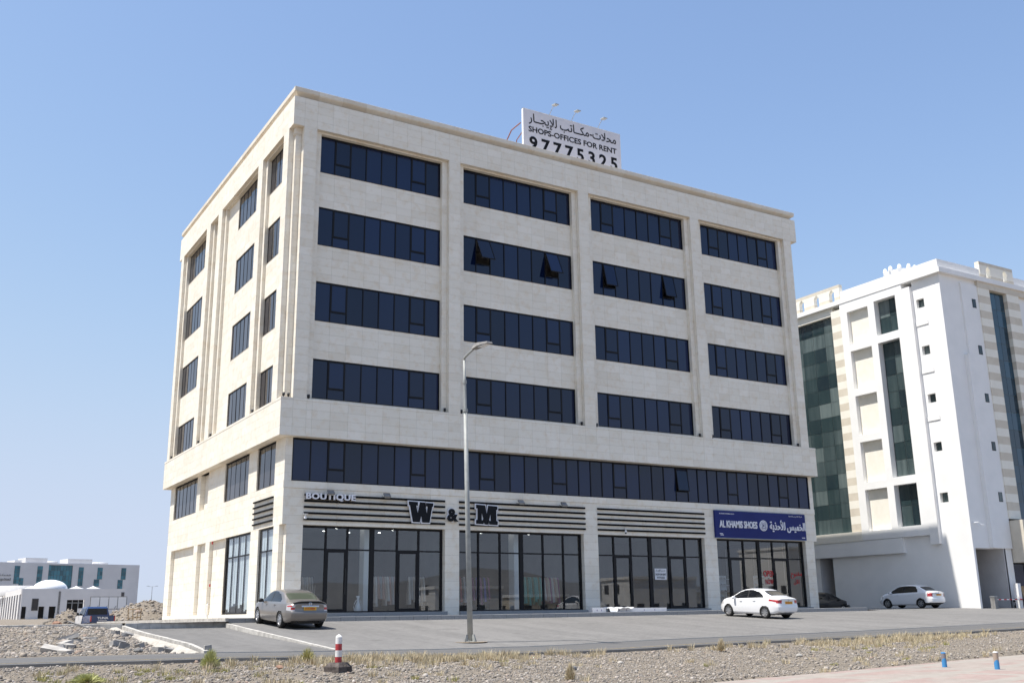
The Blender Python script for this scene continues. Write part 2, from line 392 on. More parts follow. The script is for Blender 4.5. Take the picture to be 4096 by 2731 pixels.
for i in range(len(X)-1):
    a, c_ = X[i], X[i+1]; za, zc = float(zr(a)), float(zr(c_)); ya, yc = YR1+rim[i], YR1+rim[i+1]
    mb.quad((a, ya, za), (c_, yc, zc), (c_, YR0, zc), (a, YR0, za))
    mb.quad((a, ya-.03, za-.13), (c_, yc-.03, zc-.13), (c_, yc, zc), (a, ya, za))
o = struct(mb.build('road', ASPH))
mb = MB(); YEL = noisy('worn_yellow_paint', (0.17, 0.15, 0.11), (0.42, 0.30, 0.12), 6, 0.8, 0)
for i in range(len(X)-1):
    a, c_ = X[i], X[i+1]; mb.quad((a, YR1+.75, zr(a)+.004), (c_, YR1+.75, zr(c_)+.004), (c_, YR1+.87, zr(c_)+.004), (a, YR1+.87, zr(a)+.004))
mb.build('road_marking', YEL, o)

# interlocking paved forecourt
def mk_paver(name, c0, c1, joint):
    m, nt, b = _new(name); p = worldpos(nt)
    br = N(nt, 'ShaderNodeTexBrick', Scale=1.0); nt.links.new(p, br.inputs['Vector'])
    br.inputs['Brick Width'].default_value = 0.22; br.inputs['Row Height'].default_value = 0.12; br.inputs['Mortar Size'].default_value = 0.005
    br.inputs['Color1'].default_value = (*c0, 1); br.inputs['Color2'].default_value = (*c1, 1); br.inputs['Mortar'].default_value = (*joint, 1)
    f1 = noise(nt, p, 0.28, 5); f2 = noise(nt, p, 5, 4)
    mp = N(nt, 'ShaderNodeMapping'); mp.inputs['Scale'].default_value = (0.9, 0.13, 1); nt.links.new(p, mp.inputs['Vector']); f4 = noise(nt, mp.outputs[0], 1.0, 4)
    c = mix(nt, 0.22, br.outputs['Color'], ramp(nt, f1, [(0.35, (0.13, 0.125, 0.12)), (0.65, (0.23, 0.222, 0.214))]))
    c = mix(nt, 0.14, c, ramp(nt, f2, [(0.4, (0.10, 0.097, 0.095)), (0.6, (0.26, 0.25, 0.24))]))
    c = mix(nt, 0.16, c, ramp(nt, f4, [(0.42, (0.11, 0.107, 0.104)), (0.6, (0.25, 0.24, 0.23))]))
    f5 = noise(nt, p, 0.9, 6, .65); st = ramp(nt, f5, [(.60, (0, 0, 0)), (.70, (.45, .45, .45))]); c = mix(nt, st, c, (.085, .08, .076))
    nt.links.new(c, b.inputs['Base Color']); b.inputs['Roughness'].default_value = 0.9; b.inputs['Specular IOR Level'].default_value = 0.25
    bump(nt, b, br.outputs['Fac'], -0.3, 0.006)
    return m
PAVER = mk_paver('grey_pavers', (0.168, 0.162, 0.156), (0.202, 0.195, 0.187), (0.11, 0.105, 0.10))
PAVERD = mk_paver('grey_lane_pavers', (0.13, 0.126, 0.123), (0.16, 0.155, 0.15), (0.088, 0.087, 0.083))
fx = np.unique(np.concatenate([np.arange(-3.15, 36.0, 0.7), [36.0, 37.4]])); fy = np.linspace(YR0+.12, YK+.02, 20)
struct(sheet('forecourt', fx, fy, fz, PAVER))
def fz2(x, y): return np.where(y > YK, fz(x, np.minimum(y, -1.5)), fz(x, y))
struct(sheet('side_forecourt', np.linspace(37.4, 90, 40), np.concatenate([fy, np.linspace(-3, 40, 20)]), fz2, PAVER))
struct(sheet('side_lane', np.linspace(-7.3, -3.3, 8), np.linspace(YR0+.12, -4.2, 24), lanez, PAVERD))
mb = MB(); EDGE = noisy('edging_concrete', (0.42, 0.40, 0.37), (0.52, 0.50, 0.46), 2, 0.9, 0.1)
ex = np.arange(-7.3, 90, 1.2)
for a in ex:
    c_ = a+1.19; mb.quad((a, YR0-.02, zr(a)+.02), (c_, YR0-.02, zr(c_)+.02), (c_, YR0+.13, fz(c_, YR0+.13)+.006), (a, YR0+.13, fz(a, YR0+.13)+.006))
    mb.quad((a, YR0-.02, zr(a)-.05), (c_, YR0-.02, zr(c_)-.05), (c_, YR0-.02, zr(c_)+.02), (a, YR0-.02, zr(a)+.02))
struct(mb.build('edging_strip', EDGE))

# shop pavement: top sheet, granite step, kerb stones one by one
m, nt, b = _new('pavement_tiles'); p = worldpos(nt)
br = N(nt, 'ShaderNodeTexBrick', Scale=1.0, offset=0.0); nt.links.new(p, br.inputs['Vector'])
br.inputs['Brick Width'].default_value = 0.6; br.inputs['Row Height'].default_value = 0.6; br.inputs['Mortar Size'].default_value = 0.006
br.inputs['Color1'].default_value = (.40, .385, .36, 1); br.inputs['Color2'].default_value = (.45, .43, .40, 1); br.inputs['Mortar'].default_value = (.24, .23, .22, 1)
nt.links.new(br.outputs['Color'], b.inputs['Base Color']); b.inputs['Roughness'].default_value = .8; SWM = m
pav = struct(sheet('pavement', np.linspace(-3.05, 36.2, 60), np.array([YK+.14, 0.2, 0.9]), lambda x, y: sw(x)+0*y, SWM))
sidep = struct(sheet('side_pavement', np.array([-3.05, -1, .6]), np.linspace(0.9, 27, 24), lambda x, y: sw(x)-0.004*np.clip(y, 0, 30), SWM))
def kerb_run(parent, pts, width, ztop, zbot, step, mat, name='kerb_stone'):
    """pts: plan polyline; each stone a child of its own"""
    P = [Vector((*p, 0)) for p in pts]
    for a, c_ in zip(P[:-1], P[1:]):
        d = c_-a; n = max(1, round(d.length/step)); d = d/n; s = Vector((-d.y, d.x, 0)).normalized()*width
        for i in range(n):
            q0 = a+d*(i+.008); q1 = a+d*(i+.992); j = random.uniform(-.004, .004)
            mb = MB(); vs = []
            for q in (q0, q1):
                zt = ztop(q.x, q.y)+j; zb = zbot(q.x, q.y)-.12
                vs += [(q.x, q.y, zb), (q.x, q.y, zt-.012), (q.x+s.x*.1, q.y+s.y*.1, zt), (q.x+s.x, q.y+s.y, zt), (q.x+s.x, q.y+s.y, zb)]
            mb.add(vs, [(0,1,6,5),(1,2,7,6),(2,3,8,7),(3,4,9,8),(4,3,2,1,0),(5,6,7,8,9)])
            mb.build(name, mat, parent)
kerbf = bpy.data.objects.new('kerb', None); COL.objects.link(kerbf); struct(kerbf)
kerb_run(kerbf, [(-3.05, YK), (36.2, YK)], 0.15, lambda x, y: float(sw(x)), lambda x, y: float(fz(x, y)), 0.72, GRANITE)
kerbe = bpy.data.objects.new('kerb', None); COL.objects.link(kerbe); struct(kerbe)
kerb_run(kerbe, [(36.2, YK), (36.2, -.2)], 0.15, lambda x, y: float(sw(x)), lambda x, y: float(fz(x, y)), 0.72, GRANITE)
kerbl = bpy.data.objects.new('kerb', None); COL.objects.link(kerbl); struct(kerbl)          # concrete kerb along the outer side of the lane
kl = lambda x, y: float(lanez(x, y)) + 0.10*np.clip((y-YR0)/2, .1, 1) + 0.05
kerb_run(kerbl, [(-7.29, -4.45), (-7.29, -17.0)], -0.15, kl, lambda x, y: float(lanez(x, y))-.05, 0.52, KERB)
kerb_run(kerbl, [(-12.5, -3.5), (-10.0, -3.55), (-8.2, -4.1), (-7.45, -4.45)], 0.15, lambda x, y: -0.17, lambda x, y: -.45, 0.52, KERB)
kerbi = bpy.data.objects.new('kerb', None); COL.objects.link(kerbi); struct(kerbi)          # kerb between lane and forecourt
kerb_run(kerbi, [(-3.15, YK-.02), (-3.15, -16.6)], -0.14, lambda x, y: float(fz(x, y))+.012, lambda x, y: float(lanez(x, y)), 0.52, KERB)
kerbb = bpy.data.objects.new('kerb', None); COL.objects.link(kerbb); struct(kerbb)          # kerb closing the lane and running up beside the building
kerb_run(kerbb, [(-7.29, -4.35), (-5.4, -4.2), (-3.2, -4.0)], 0.15, lambda x, y: -0.13+.03*(x+3.2)/4, lambda x, y: float(lanez(x, y)), 0.52, KERB)
kerb_run(kerbb, [(-3.05, 27), (-3.05, YK)], -0.15, lambda x, y: float(sw(x))-.004*max(y, 0), lambda x, y: -.3, 0.52, KERB)
o = struct(sheet('lane_verge', np.linspace(-7.5, -3.05, 6), np.linspace(-4.3, 30, 24), lambda x, y: -0.16+0*x+0*y-.004*np.clip(y, 0, 40), GROUND))
# strip of spilled concrete along the outer kerb
mb = MB(); pts = [(-7.62, -4.4), (-7.7, -6), (-7.65, -8), (-7.7, -10), (-7.62, -12), (-7.68, -14), (-7.62, -15.6), (-7.55, -16.9)]
for (a, c_) in zip(pts[:-1], pts[1:]):
    for k in range(6):
        p0 = Vector(a).lerp(Vector(c_), k/6); p1 = Vector(a).lerp(Vector(c_), (k+1)/6)
        w0 = .34+.12*math.sin(p0.y*2.7)+.07*math.sin(p0.y*6.1); w1 = .34+.12*math.sin(p1.y*2.7)+.07*math.sin(p1.y*6.1)
        h0, h1 = kl(-7.4, p0.y)-.05, kl(-7.4, p1.y)-.05
        g0, g1 = float(ground_z(p0.x-w0, p0.y))-.03, float(ground_z(p1.x-w1, p1.y))-.03
        mb.quad((p0.x, p0.y, h0), (p1.x, p1.y, h1), (p1.x-w1*.5, p1.y, h1*.6+g1*.4+.03), (p0.x-w0*.5, p0.y, h0*.6+g0*.4+.03))
        mb.quad((p0.x-w0*.5, p0.y, h0*.6+g0*.4+.03), (p1.x-w1*.5, p1.y, h1*.6+g1*.4+.03), (p1.x-w1, p1.y, g1), (p0.x-w0, p0.y, g0))
struct(mb.build('concrete_haunch', noisy('pale_concrete', (0.34, 0.315, 0.275), (0.45, 0.42, 0.375), 4, .95, .4, .02, 14), smooth=True))

# patterned paving in the near corner
m, nt, b = _new('pink_paving'); p = worldpos(nt)
rot = N(nt, 'ShaderNodeMapping'); rot.inputs['Rotation'].default_value = (0, 0, R(-14)); nt.links.new(p, rot.inputs['Vector'])
br = N(nt, 'ShaderNodeTexBrick', Scale=1.0, offset=0.35); nt.links.new(rot.outputs[0], br.inputs['Vector'])
br.inputs['Brick Width'].default_value = 4.6; br.inputs['Row Height'].default_value = 1.9; br.inputs['Mortar Size'].default_value = 0.26
br.inputs['Color1'].default_value = (.30, .175, .15, 1); br.inputs['Color2'].default_value = (.32, .205, .18, 1); br.inputs['Mortar'].default_value = (.31, .275, .235, 1)
b2 = N(nt, 'ShaderNodeTexBrick', Scale=1.0); nt.links.new(rot.outputs[0], b2.inputs['Vector'])
b2.inputs['Brick Width'].default_value = .22; b2.inputs['Row Height'].default_value = .11; b2.inputs['Mortar Size'].default_value = .004
b2.inputs['Color1'].default_value = (.27, .235, .205, 1); b2.inputs['Color2'].default_value = (.34, .305, .27, 1); b2.inputs['Mortar'].default_value = (.17, .15, .135, 1)
fN = noise(nt, p, 0.5, 3); c = mix(nt, ramp(nt, fN, [(.46, (0, 0, 0)), (.52, (.75, .75, .75))]), br.outputs['Color'], (.31, .275, .235))
c = mix(nt, 0.4, c, b2.outputs['Color']); f2 = noise(nt, p, 3, 5); c = mix(nt, .15, c, ramp(nt, f2, [(.4, (.17, .15, .13)), (.6, (.40, .36, .32))]))
nt.links.new(c, b.inputs['Base Color']); b.inputs['Roughness'].default_value = .9; PINK = m
mb = MB(); poly = [(x, y, -1.50) for x, y in PAVE]; n = len(poly)
mb.add(poly, [tuple(range(n-1, -1, -1))]); mb.add(poly+[(x, y, -1.75) for x, y in PAVE], [(i, (i+1) % n, (i+1) % n+n, i+n) for i in range(n)])
walk = mb.build('walkway', PINK); fixnormals(walk.data); struct(walk)
# ------------------------------------------------------------------ the stone-clad office building
B = thing('office_building', 'six storey cream stone office block with dark blue strip windows and shops below', 'building')
LX, DY = 37.15, 25.0
Z_BELT0, Z_BELT1, Z_FR0, Z_FR1 = 8.62, 10.52, 25.30, 26.95
CH = 0.4445; ZG1 = 4.35
D1, D2, DG = 0.25, 0.48, 0.53           # planes: narrow strips, spandrels, glass (front)
TILES = []; WALL = MB()
def P3(ax, a, d, z): return (a, d, z) if ax in 'FB' else (d, a, z)
OUT = {'F': (0, -1, 0), 'B': (0, 1, 0), 'L': (-1, 0, 0), 'R': (1, 0, 0)}
def face(ax, pos, a0, a1, z0, z1, tw=0.92, org=Z_BELT1, gap=0.006, depth=0.03, ch=CH, cols=None):
    """stone cladding: one slab per cell, recessed joints, backing wall behind"""
    if a1-a0 < .02 or z1-z0 < .02: return
    s = 1 if ax in 'FL' else -1                                    # inward direction along the depth axis
    if cols is None:
        n = max(1, round((a1-a0)/tw)); cols = [a0+(a1-a0)*i/n for i in range(n+1)]
    k0 = math.ceil((z0-org)/ch - 1e-6); zs = [z0]
    z = org+k0*ch
    while z < z1-1e-6:
        if z-zs[-1] > .11 and z1-z > .11: zs.append(z)
        z += ch
    zs.append(z1)
    for i in range(len(cols)-1):
        for j in range(len(zs)-1):
            c0, c1, e0, e1 = cols[i], cols[i+1], zs[j], zs[j+1]
            q = pos + s*0.016
            WALL.quad(P3(ax, c0, q, e0), P3(ax, c1, q, e0), P3(ax, c1, q, e1), P3(ax, c0, q, e1))
            TILES.append((ax, pos+random.uniform(-.0015, .0015)*s, c0+gap*.5, c1-gap*.5, e0+gap*.5, e1-gap*.5, s*depth))
def slabquad(p0, p1, p2, p3): TRIM.quad(p0, p1, p2, p3)
TRIM = MB()
def soffit(x0, x1, y0, y1, z): TRIM.quad((x0, y0, z), (x0, y1, z), (x1, y1, z), (x1, y0, z))
def top(x0, x1, y0, y1, z): TRIM.quad((x0, y0, z), (x1, y0, z), (x1, y1, z), (x0, y1, z))

# ---- upper storeys, front
PIL = [(0.60, 1.32), (9.30, 10.02), (18.27, 19.05), (27.27, 28.02), (35.85, 36.57)]
ROWS = [(10.68, 12.75), (14.77, 16.92), (18.93, 21.08), (23.07, 25.20)]
BAYS = []
for i, (a, b_) in enumerate(PIL):
    face('F', 0.0, a, b_, Z_BELT1, Z_FR0)
    if i > 0: face('L', a, 0.0, D1, Z_BELT1, Z_FR0)
    if i < 4: face('R', b_, 0.0, D1, Z_BELT1, Z_FR0)
for i in range(4):
    x0, x1 = PIL[i][1], PIL[i+1][0]; w0, w1 = x0+.34, x1-.32; BAYS.append((w0, w1))
    face('F', D1, x0, w0, Z_BELT1, Z_FR0); face('F', D1, w1, x1, Z_BELT1, Z_FR0)
    face('L', w1, D1, D2+.1, Z_BELT1, ROWS[3][1]); face('R', w0, D1, D2+.1, Z_BELT1, ROWS[3][1])
    face('F', D1, w0, w1, ROWS[3][1], Z_FR0, org=Z_FR0)
    soffit(x0, x1, 0, D1, Z_FR0); soffit(w0, w1, D1, D2+.12, ROWS[3][1])
    zz = [Z_BELT1] + [z for r in ROWS for z in r]
    for k in range(4):
        face('F', D2, w0, w1, zz[2*k], zz[2*k+1], org=zz[2*k])
        if k < 3: soffit(w0, w1, D2, D2+.12, ROWS[k][1])
        top(w0, w1, D2-.015, D2+.12, ROWS[k][0])
# frieze
face('F', 0.0, 0.0, LX, Z_FR0, Z_FR1, org=Z_FR0, cols=sorted([0, .60, 1.32] + [PIL[i][1]+(PIL[i+1][0]-PIL[i][1])*k/9 for i in range(4) for k in range(10) if not (i == 0 and k == 0)] + [36.57, LX]))
# corner notches
def notch_front(xa, xb, mirror):
    if not mirror:
        face('L', 0.60, 0, .38, Z_BELT1, Z_FR0); face('F', .38, .28, .60, Z_BELT1, Z_FR0); face('L', .28, .38, .70, Z_BELT1, Z_FR0); face('F', .70, 0, .28, Z_BELT1, Z_FR0)
        TRIM.box(.215, .62, .315, .72, 24.93, Z_FR0-.005); TRIM.box(.245, .61, .345, .71, 24.86, 24.93)
        soffit(0, .62, 0, .72, Z_FR0)
    else:
        face('R', 36.57, 0, .38, Z_BELT1, Z_FR0); face('F', .38, 36.57, 36.88, Z_BELT1, Z_FR0); face('R', 36.88, .38, .70, Z_BELT1, Z_FR0); face('F', .70, 36.88, LX, Z_BELT1, Z_FR0)
        soffit(36.55, LX, 0, .72, Z_FR0)
notch_front(0, 0, False); notch_front(0, 0, True)
# ---- upper storeys, left side
E1, E2, EG = 0.20, 0.37, 0.42
LREC = [(1.56, 5.22, 1.89, 4.89), (6.09, 13.63, 6.42, 11.05), (14.56, 16.47, None, None), (17.44, 23.65, 17.77, 23.32)]
LPIL = [(.70, 1.56), (5.22, 6.09), (13.63, 14.56), (16.47, 17.44), (23.65, 24.4)]
for i, (a, b_) in enumerate(LPIL):
    face('L', 0.0, a, b_, Z_BELT1, Z_FR0)
    if i > 0: face('F', a, 0.0, E1, Z_BELT1, Z_FR0)
    if i < 4: face('B', b_, 0.0, E1, Z_BELT1, Z_FR0)
LWIN = []
for (a, b_, w0, w1) in LREC:
    s0, s1 = a+.33, b_-.33
    face('L', E1, a, s0, Z_BELT1, Z_FR0); face('L', E1, s1, b_, Z_BELT1, Z_FR0)
    soffit(0, E1, a, b_, Z_FR0)
    if w0 is None:
        face('F', s1, E1, E2, Z_BELT1, Z_FR0); face('L', E2, s0, s1, Z_BELT1, Z_FR0); soffit(E1, E2, s0, s1, Z_FR0); continue
    face('F', s1, E1, E2+.1, Z_BELT1, ROWS[3][1]); face('B', s0, E1, E2+.1, Z_BELT1, ROWS[3][1])
    face('L', E1, s0, s1, ROWS[3][1], Z_FR0, org=Z_FR0); soffit(E1, E2+.12, s0, s1, ROWS[3][1])
    zz = [Z_BELT1] + [z for r in ROWS for z in r]
    for k in range(4):
        face('L', E2, s0, s1, zz[2*k], zz[2*k+1], org=zz[2*k])
        if w1 < s1-.1: face('L', E2, w1, s1, ROWS[k][0], ROWS[k][1], org=zz[2*k]); face('F', w1, E2, E2+.1, ROWS[k][0], ROWS[k][1])
        if k < 3: soffit(E2, E2+.12, w0, w1, ROWS[k][1])
        top(E2-.015, E2+.12, w0, w1, ROWS[k][0])
        LWIN.append((w0, w1, ROWS[k][0], ROWS[k][1]))
face('L', 0.0, 0.0, DY, Z_FR0, Z_FR1, org=Z_FR0)
face('F', 24.4, 0, .38, Z_BELT1, Z_FR0); face('L', .38, 24.4, DY, Z_BELT1, Z_FR0); soffit(0, .4, 24.4, DY, Z_FR0)
# right side and back: plain cladding
face('R', LX-.27, .70, DY, Z_BELT1, Z_FR0, tw=1.4, ch=CH*2); face('R', LX, 0, DY, Z_FR0, Z_FR1, tw=1.4); face('R', LX, 0, DY, Z_BELT0, Z_BELT1, tw=1.4)
face('B', DY, .38, LX-.3, Z_BELT1, Z_FR0, tw=1.85, ch=CH*2); face('B', DY, 0, LX, Z_FR0, Z_FR1, tw=1.85, ch=CH*2); face('B', DY-.4, .5, 36.76, -.3, ZG1, tw=1.85, ch=CH*2); face('B', DY-.4, .5, 37.05, ZG1, Z_BELT0, tw=1.85, ch=CH*2); face('R', 37.05, .5, DY-.4, ZG1, Z_BELT0, tw=1.4, ch=CH*2)
face('B', DY, 0, LX, Z_BELT0, Z_BELT1, tw=1.85)
# belt
bc = sorted([0, .62, 1.32, 1.62] + [1.62+(9.3-1.62)*k/8 for k in range(1, 9)] + [10.02+(18.27-10.02)*k/9 for k in range(10)] + [19.05+(27.27-19.05)*k/9 for k in range(10)] + [28.02+(35.85-28.02)*k/9 for k in range(10)] + [36.57, LX])
face('F', 0.0, 0, LX, Z_BELT0, Z_BELT1-.12, org=Z_BELT0, cols=bc); face('F', -.012, -.012, LX+.012, Z_BELT1-.12, Z_BELT1, cols=[-.012]+bc[1:-1]+[LX+.012])
face('L', 0.0, 0, DY, Z_BELT0, Z_BELT1-.12, org=Z_BELT0); face('L', -.012, -.012, DY, Z_BELT1-.12, Z_BELT1)
top(-.012, LX, -.012, .9, Z_BELT1-.003); top(-.012, .9, .9, DY, Z_BELT1-.003)
soffit(0, LX, 0, .85, Z_BELT0); soffit(0, .9, .85, DY, Z_BELT0)
# roof
top(.44, LX-.44, .44, DY-.44, 26.6)
# ---- mezzanine and ground floor, front
M0 = .50; ZS0, ZS1, ZG1 = 6.12, 6.47, 4.35
face('F', M0, .50, .87, ZS1, Z_BELT0, org=Z_BELT0); face('F', M0, 36.72, 37.05, ZS1, Z_BELT0, org=Z_BELT0)
face('F', M0-.03, .47, 37.06, ZS0, ZS1, org=ZS1, tw=1.16); soffit(.47, 37.06, M0-.03, M0+.02, ZS0); top(.87, 36.72, M0-.03, M0+.1, ZS1)
GP = [(.72, 1.56), (9.36, 10.21), (18.25, 19.25), (27.28, 28.28), (35.98, 36.76)]
fc = [.50, 1.56]
for i in range(4):
    a, b_ = GP[i][1], GP[i+1][0]; fc += [a+(b_-a)*k/9 for k in range(10)][1:]; fc.append(GP[i+1][1])
face('F', M0, .50, 37.05, ZG1, ZS0, org=ZG1, cols=fc[:-1]+[37.05])
GB = []
for i, (a, b_) in enumerate(GP):
    face('F', M0, a, b_, -.05, ZG1, org=ZG1)
    if i > 0: face('L', a, M0, .95, -.05, ZG1, org=ZG1)
    if i < 4: face('R', b_, M0, .95, -.05, ZG1, org=ZG1)
    if i < 4:
        x0, x1 = b_, GP[i+1][0]; GB.append((x0, x1)); soffit(x0, x1, M0, .95, ZG1)
face('R', 36.76, M0, DY-.4, -.3, ZG1, tw=1.4, ch=CH*2); soffit(36.74, 37.05, M0, DY-.4, ZG1)
face('L', .72, M0, .92, -.05, ZG1, org=ZG1); face('F', .92, .50, .72, -.05, ZG1, org=ZG1); soffit(.5, .75, M0, .95, ZG1)
# ---- mezzanine and ground floor, left side (plane x = .5)
L0 = .50; YB = DY-.4
def lcols(lst):
    for (a, b_, z0, z1) in lst: face('L', L0, a, b_, z0, z1, org=Z_BELT0 if z0 > 4 else ZG1)
LM = [(2.0, 5.0, 'w'), (6.5, 11.15, 'w'), (14.75, 16.65, 'n'), (17.5, 23.45, 'w')]
LG = [(1.8, 4.2, 'w'), (5.55, 10.25, 'w'), (10.25, 13.66, 'n'), (14.6, 16.45, 'n'), (17.38, 23.3, 'n')]
def side_storey(ops, z0, z1, zwall0, start, org, nd):
    y = start
    for (a, b_, k) in ops:
        if a > y+.02: face('L', L0, y, a, z0, z1, org=org)
        if k == 'n':
            face('L', L0+nd, a, b_, z0, z1, org=org); face('F', b_, L0, L0+nd, z0, z1, org=org); face('B', a, L0, L0+nd, z0, z1, org=org); soffit(L0, L0+nd, a, b_, z1); top(L0, L0+nd, a, b_, z0)
        else:
            face('F', b_, L0, L0+.14, z0, z1, org=org); face('B', a, L0, L0+.14, z0, z1, org=org); soffit(L0, L0+.14, a, b_, z1); top(L0-.012, L0+.14, a, b_, z0)
        y = b_
    face('L', L0, y, YB, z0, z1, org=org)
side_storey(LM, 6.42, Z_BELT0, None, .50, Z_BELT0, .28)
face('L', L0, .50, YB, ZG1, 6.42, org=ZG1)
side_storey(LG, .18, ZG1, None, .92, ZG1, .22)
face('L', L0, .92, YB, -.30, .18, org=.18)
# ---- cornice, stone by stone
PROF = [(.44, 26.955), (.42, 26.99), (.36, 27.02), (.29, 27.07), (.19, 27.15), (.09, 27.215), (.03, 27.245), (.03, 27.275), (0, 27.285), (0, 27.52), (.02, 27.535), (.46, 27.535)]
def cornice_piece(ax, a0, a1, m0, m1):
    mb = MB(); vs = []
    for (e, sgn, mt) in ((a0, 1, m0), (a1, -1, m1)):
        for (i, z) in PROF:
            a = e + sgn*(i if mt else .004)
            d = i if ax in 'FL' else ((DY-i) if ax == 'B' else (LX-i))
            vs.append(P3(ax, a, d, z))
    n = len(PROF); fs = [(i, i+1, n+i+1, n+i) for i in range(n-1)] + [tuple(range(n)), tuple(range(2*n-1, n-1, -1)), (0, n, 2*n-1, n-1)]
    mb.add(vs, fs); o = mb.build('cornice_stone', STONE2, B); fixnormals(o.data)
for ax, ln, k in (('F', LX, 27), ('L', DY, 18), ('R', LX and DY, 6), ('B', LX, 6)):
    for i in range(k): cornice_piece(ax, ln*i/k, ln*(i+1)/k, i == 0, i == k-1)
top(0, LX, 0, .5, Z_FR1); top(0, .5, .5, DY, Z_FR1); top(LX-.5, LX, .5, DY, Z_FR1)
for (x0, x1, y0, y1) in ((.42, LX-.42, .45, .47), (.42, LX-.42, DY-.47, DY-.45), (.45, .47, .42, DY-.42), (LX-.47, LX-.45, .42, DY-.42)): TRIM.box(x0, x1, y0, y1, 26.5, 27.5)

# ---- write the cladding: the 300 slabs that show largest are parts, the rest one mass
def tile_mb(mb, t):
    ax, pos, a0, a1, z0, z1, dp = t
    v = [P3(ax, a, d, z) for d in (pos, pos+dp) for (a, z) in ((a0, z0), (a1, z0), (a1, z1), (a0, z1))]
    fl = ax in 'BL'
    fs = [(0,1,2,3),(1,0,4,5),(2,1,5,6),(3,2,6,7),(0,3,7,4)]
    if fl: fs = [tuple(reversed(f)) for f in fs]
    mb.add(v, fs)
cv = Vector(CAM)
def tscore(t):
    ax, pos, a0, a1, z0, z1, dp = t
    if ax in 'RB': return 0
    c_ = Vector(P3(ax, (a0+a1)/2, pos, (z0+z1)/2)); d = cv-c_; L = d.length
    return (a1-a0)*(z1-z0)*max(0, d.dot(Vector(OUT[ax]))/L)/(L*L)
order = sorted(range(len(TILES)), key=lambda i: -tscore(TILES[i])); rest = MB()
for r, i in enumerate(order):
    if r < 300:
        mb = MB(); tile_mb(mb, TILES[i]); mb.build('stone_slab', STONE, B)
    else: tile_mb(rest, TILES[i])
stuff(rest.build('stone_cladding', STONE, B))
WALL.build('wall', MORTAR, B); TRIM.build('stone_trim', STONE2, B)

# ---- windows
def window(ax, cols, z0, z1, d, sash=(), opened={}, glass=TINT, trans=0.28, bd=.055, parent=None, name='window'):
    parent = parent or B
    fr = MB(); bb = lambda a0, a1, d0, d1, e0, e1: fr.box(*((a0, a1, d0, d1) if ax == 'F' else (d0, d1, a0, a1)), e0, e1)
    a0, a1 = cols[0], cols[-1]; t = .025
    pr_ = .03 if ax == 'F' else .004
    bb(a0, a0+bd, d-pr_, d+.07, z0, z1); bb(a1-bd, a1, d-pr_, d+.07, z0, z1); bb(a0+bd, a1-bd, d-pr_, d+.07, z1-bd*1.3, z1); bb(a0+bd, a1-bd, d-pr_, d+.07, z0, z0+bd*.8)
    for c in cols[1:-1]: bb(c-t, c+t, d-pr_+.002, d+.065, z0+bd*.8, z1-bd*1.3)
    W_ = fr.build(name, FRAME, parent)
    def pane(c0, c1, e0, e1):
        mb = MB(); j = random.uniform(-.005, .005); j2 = random.uniform(-.005, .005)
        vs = []
        for dd in (0.0, .012):
            for k, (a, z) in enumerate(((c0, e0), (c1, e0), (c1, e1), (c0, e1))):
                vs.append(P3(ax, a, d+.012+dd+j*(1 if k in (1, 2) else -1)+j2*(1 if k > 1 else -1), z))
        mb.add(vs, [(0,1,2,3),(4,7,6,5),(0,4,5,1),(1,5,6,2),(2,6,7,3),(3,7,4,0)])
        o = mb.build('pane', glass, W_); fixnormals(o.data)
    for i in range(len(cols)-1):
        c0 = cols[i]+(bd if i == 0 else t); c1 = cols[i+1]-(bd if i == len(cols)-2 else t); e0, e1 = z0+bd*.8, z1-bd*1.3
        if i in sash:
            zt = z0+(z1-z0)*trans; pane(c0, c1, e0, zt-.025)
            ang = opened.get(i, 0.0); mb = MB()
            mb.box(*((c0, c1, d-.025, d+.06) if ax == 'F' else (d-.025, d+.06, c0, c1)), zt-.025, zt+.025); mb.build('transom', FRAME, W_)
            s0, s1, q0, q1 = c0+.004, c1-.004, zt+.028, e1-.003; sb = .042; mb = MB(); g = MB()
            for (u0, u1, v0, v1) in ((s0, s0+sb, q0, q1), (s1-sb, s1, q0, q1), (s0+sb, s1-sb, q1-sb, q1), (s0+sb, s1-sb, q0, q0+sb)):
                mb.box(*((u0, u1, d-.034, d+.02) if ax == 'F' else (d-.034, d+.02, u0, u1)), v0, v1)
            g.box(*((s0+sb, s1-sb, d-.016, d-.004) if ax == 'F' else (d-.016, d-.004, s0+sb, s1-sb)), q0+sb, q1-sb)
            for m_ in (mb, g):
                if ang:
                    ca, sa = math.cos(R(ang)), math.sin(R(ang)); nv = []
                    for p in m_.v:                                  # top hung, swings outwards
                        yy, zz_ = p[1]-(d-.034), p[2]-q1; nv.append((p[0], (d-.034)+yy*ca+zz_*sa, q1+zz_*ca-yy*sa))
                    m_.v = nv
            mb.build('sash', FRAME, W_); g.build('sash_pane', glass, W_)
        else: pane(c0, c1, e0, e1)
    if opened:
        mb = MB(); x0, x1, y0, y1 = a0+.03, a1-.03, d+.08, d+2.2; e0, e1 = z0+.02, z1-.02
        mb.quad((x0,y1,e0),(x1,y1,e0),(x1,y1,e1),(x0,y1,e1)); mb.quad((x0,y0,e0),(x0,y1,e0),(x0,y1,e1),(x0,y0,e1)); mb.quad((x1,y0,e0),(x1,y1,e0),(x1,y1,e1),(x1,y0,e1)); mb.quad((x0,y0,e0),(x1,y0,e0),(x1,y1,e0),(x0,y1,e0)); mb.quad((x0,y0,e1),(x1,y0,e1),(x1,y1,e1),(x0,y1,e1))
        mb.build('room_interior', GREYW, W_)
    return W_
OPEN = {(2, 1): {1: 27, 6: 24}, (2, 2): {1: 13, 6: 12}}
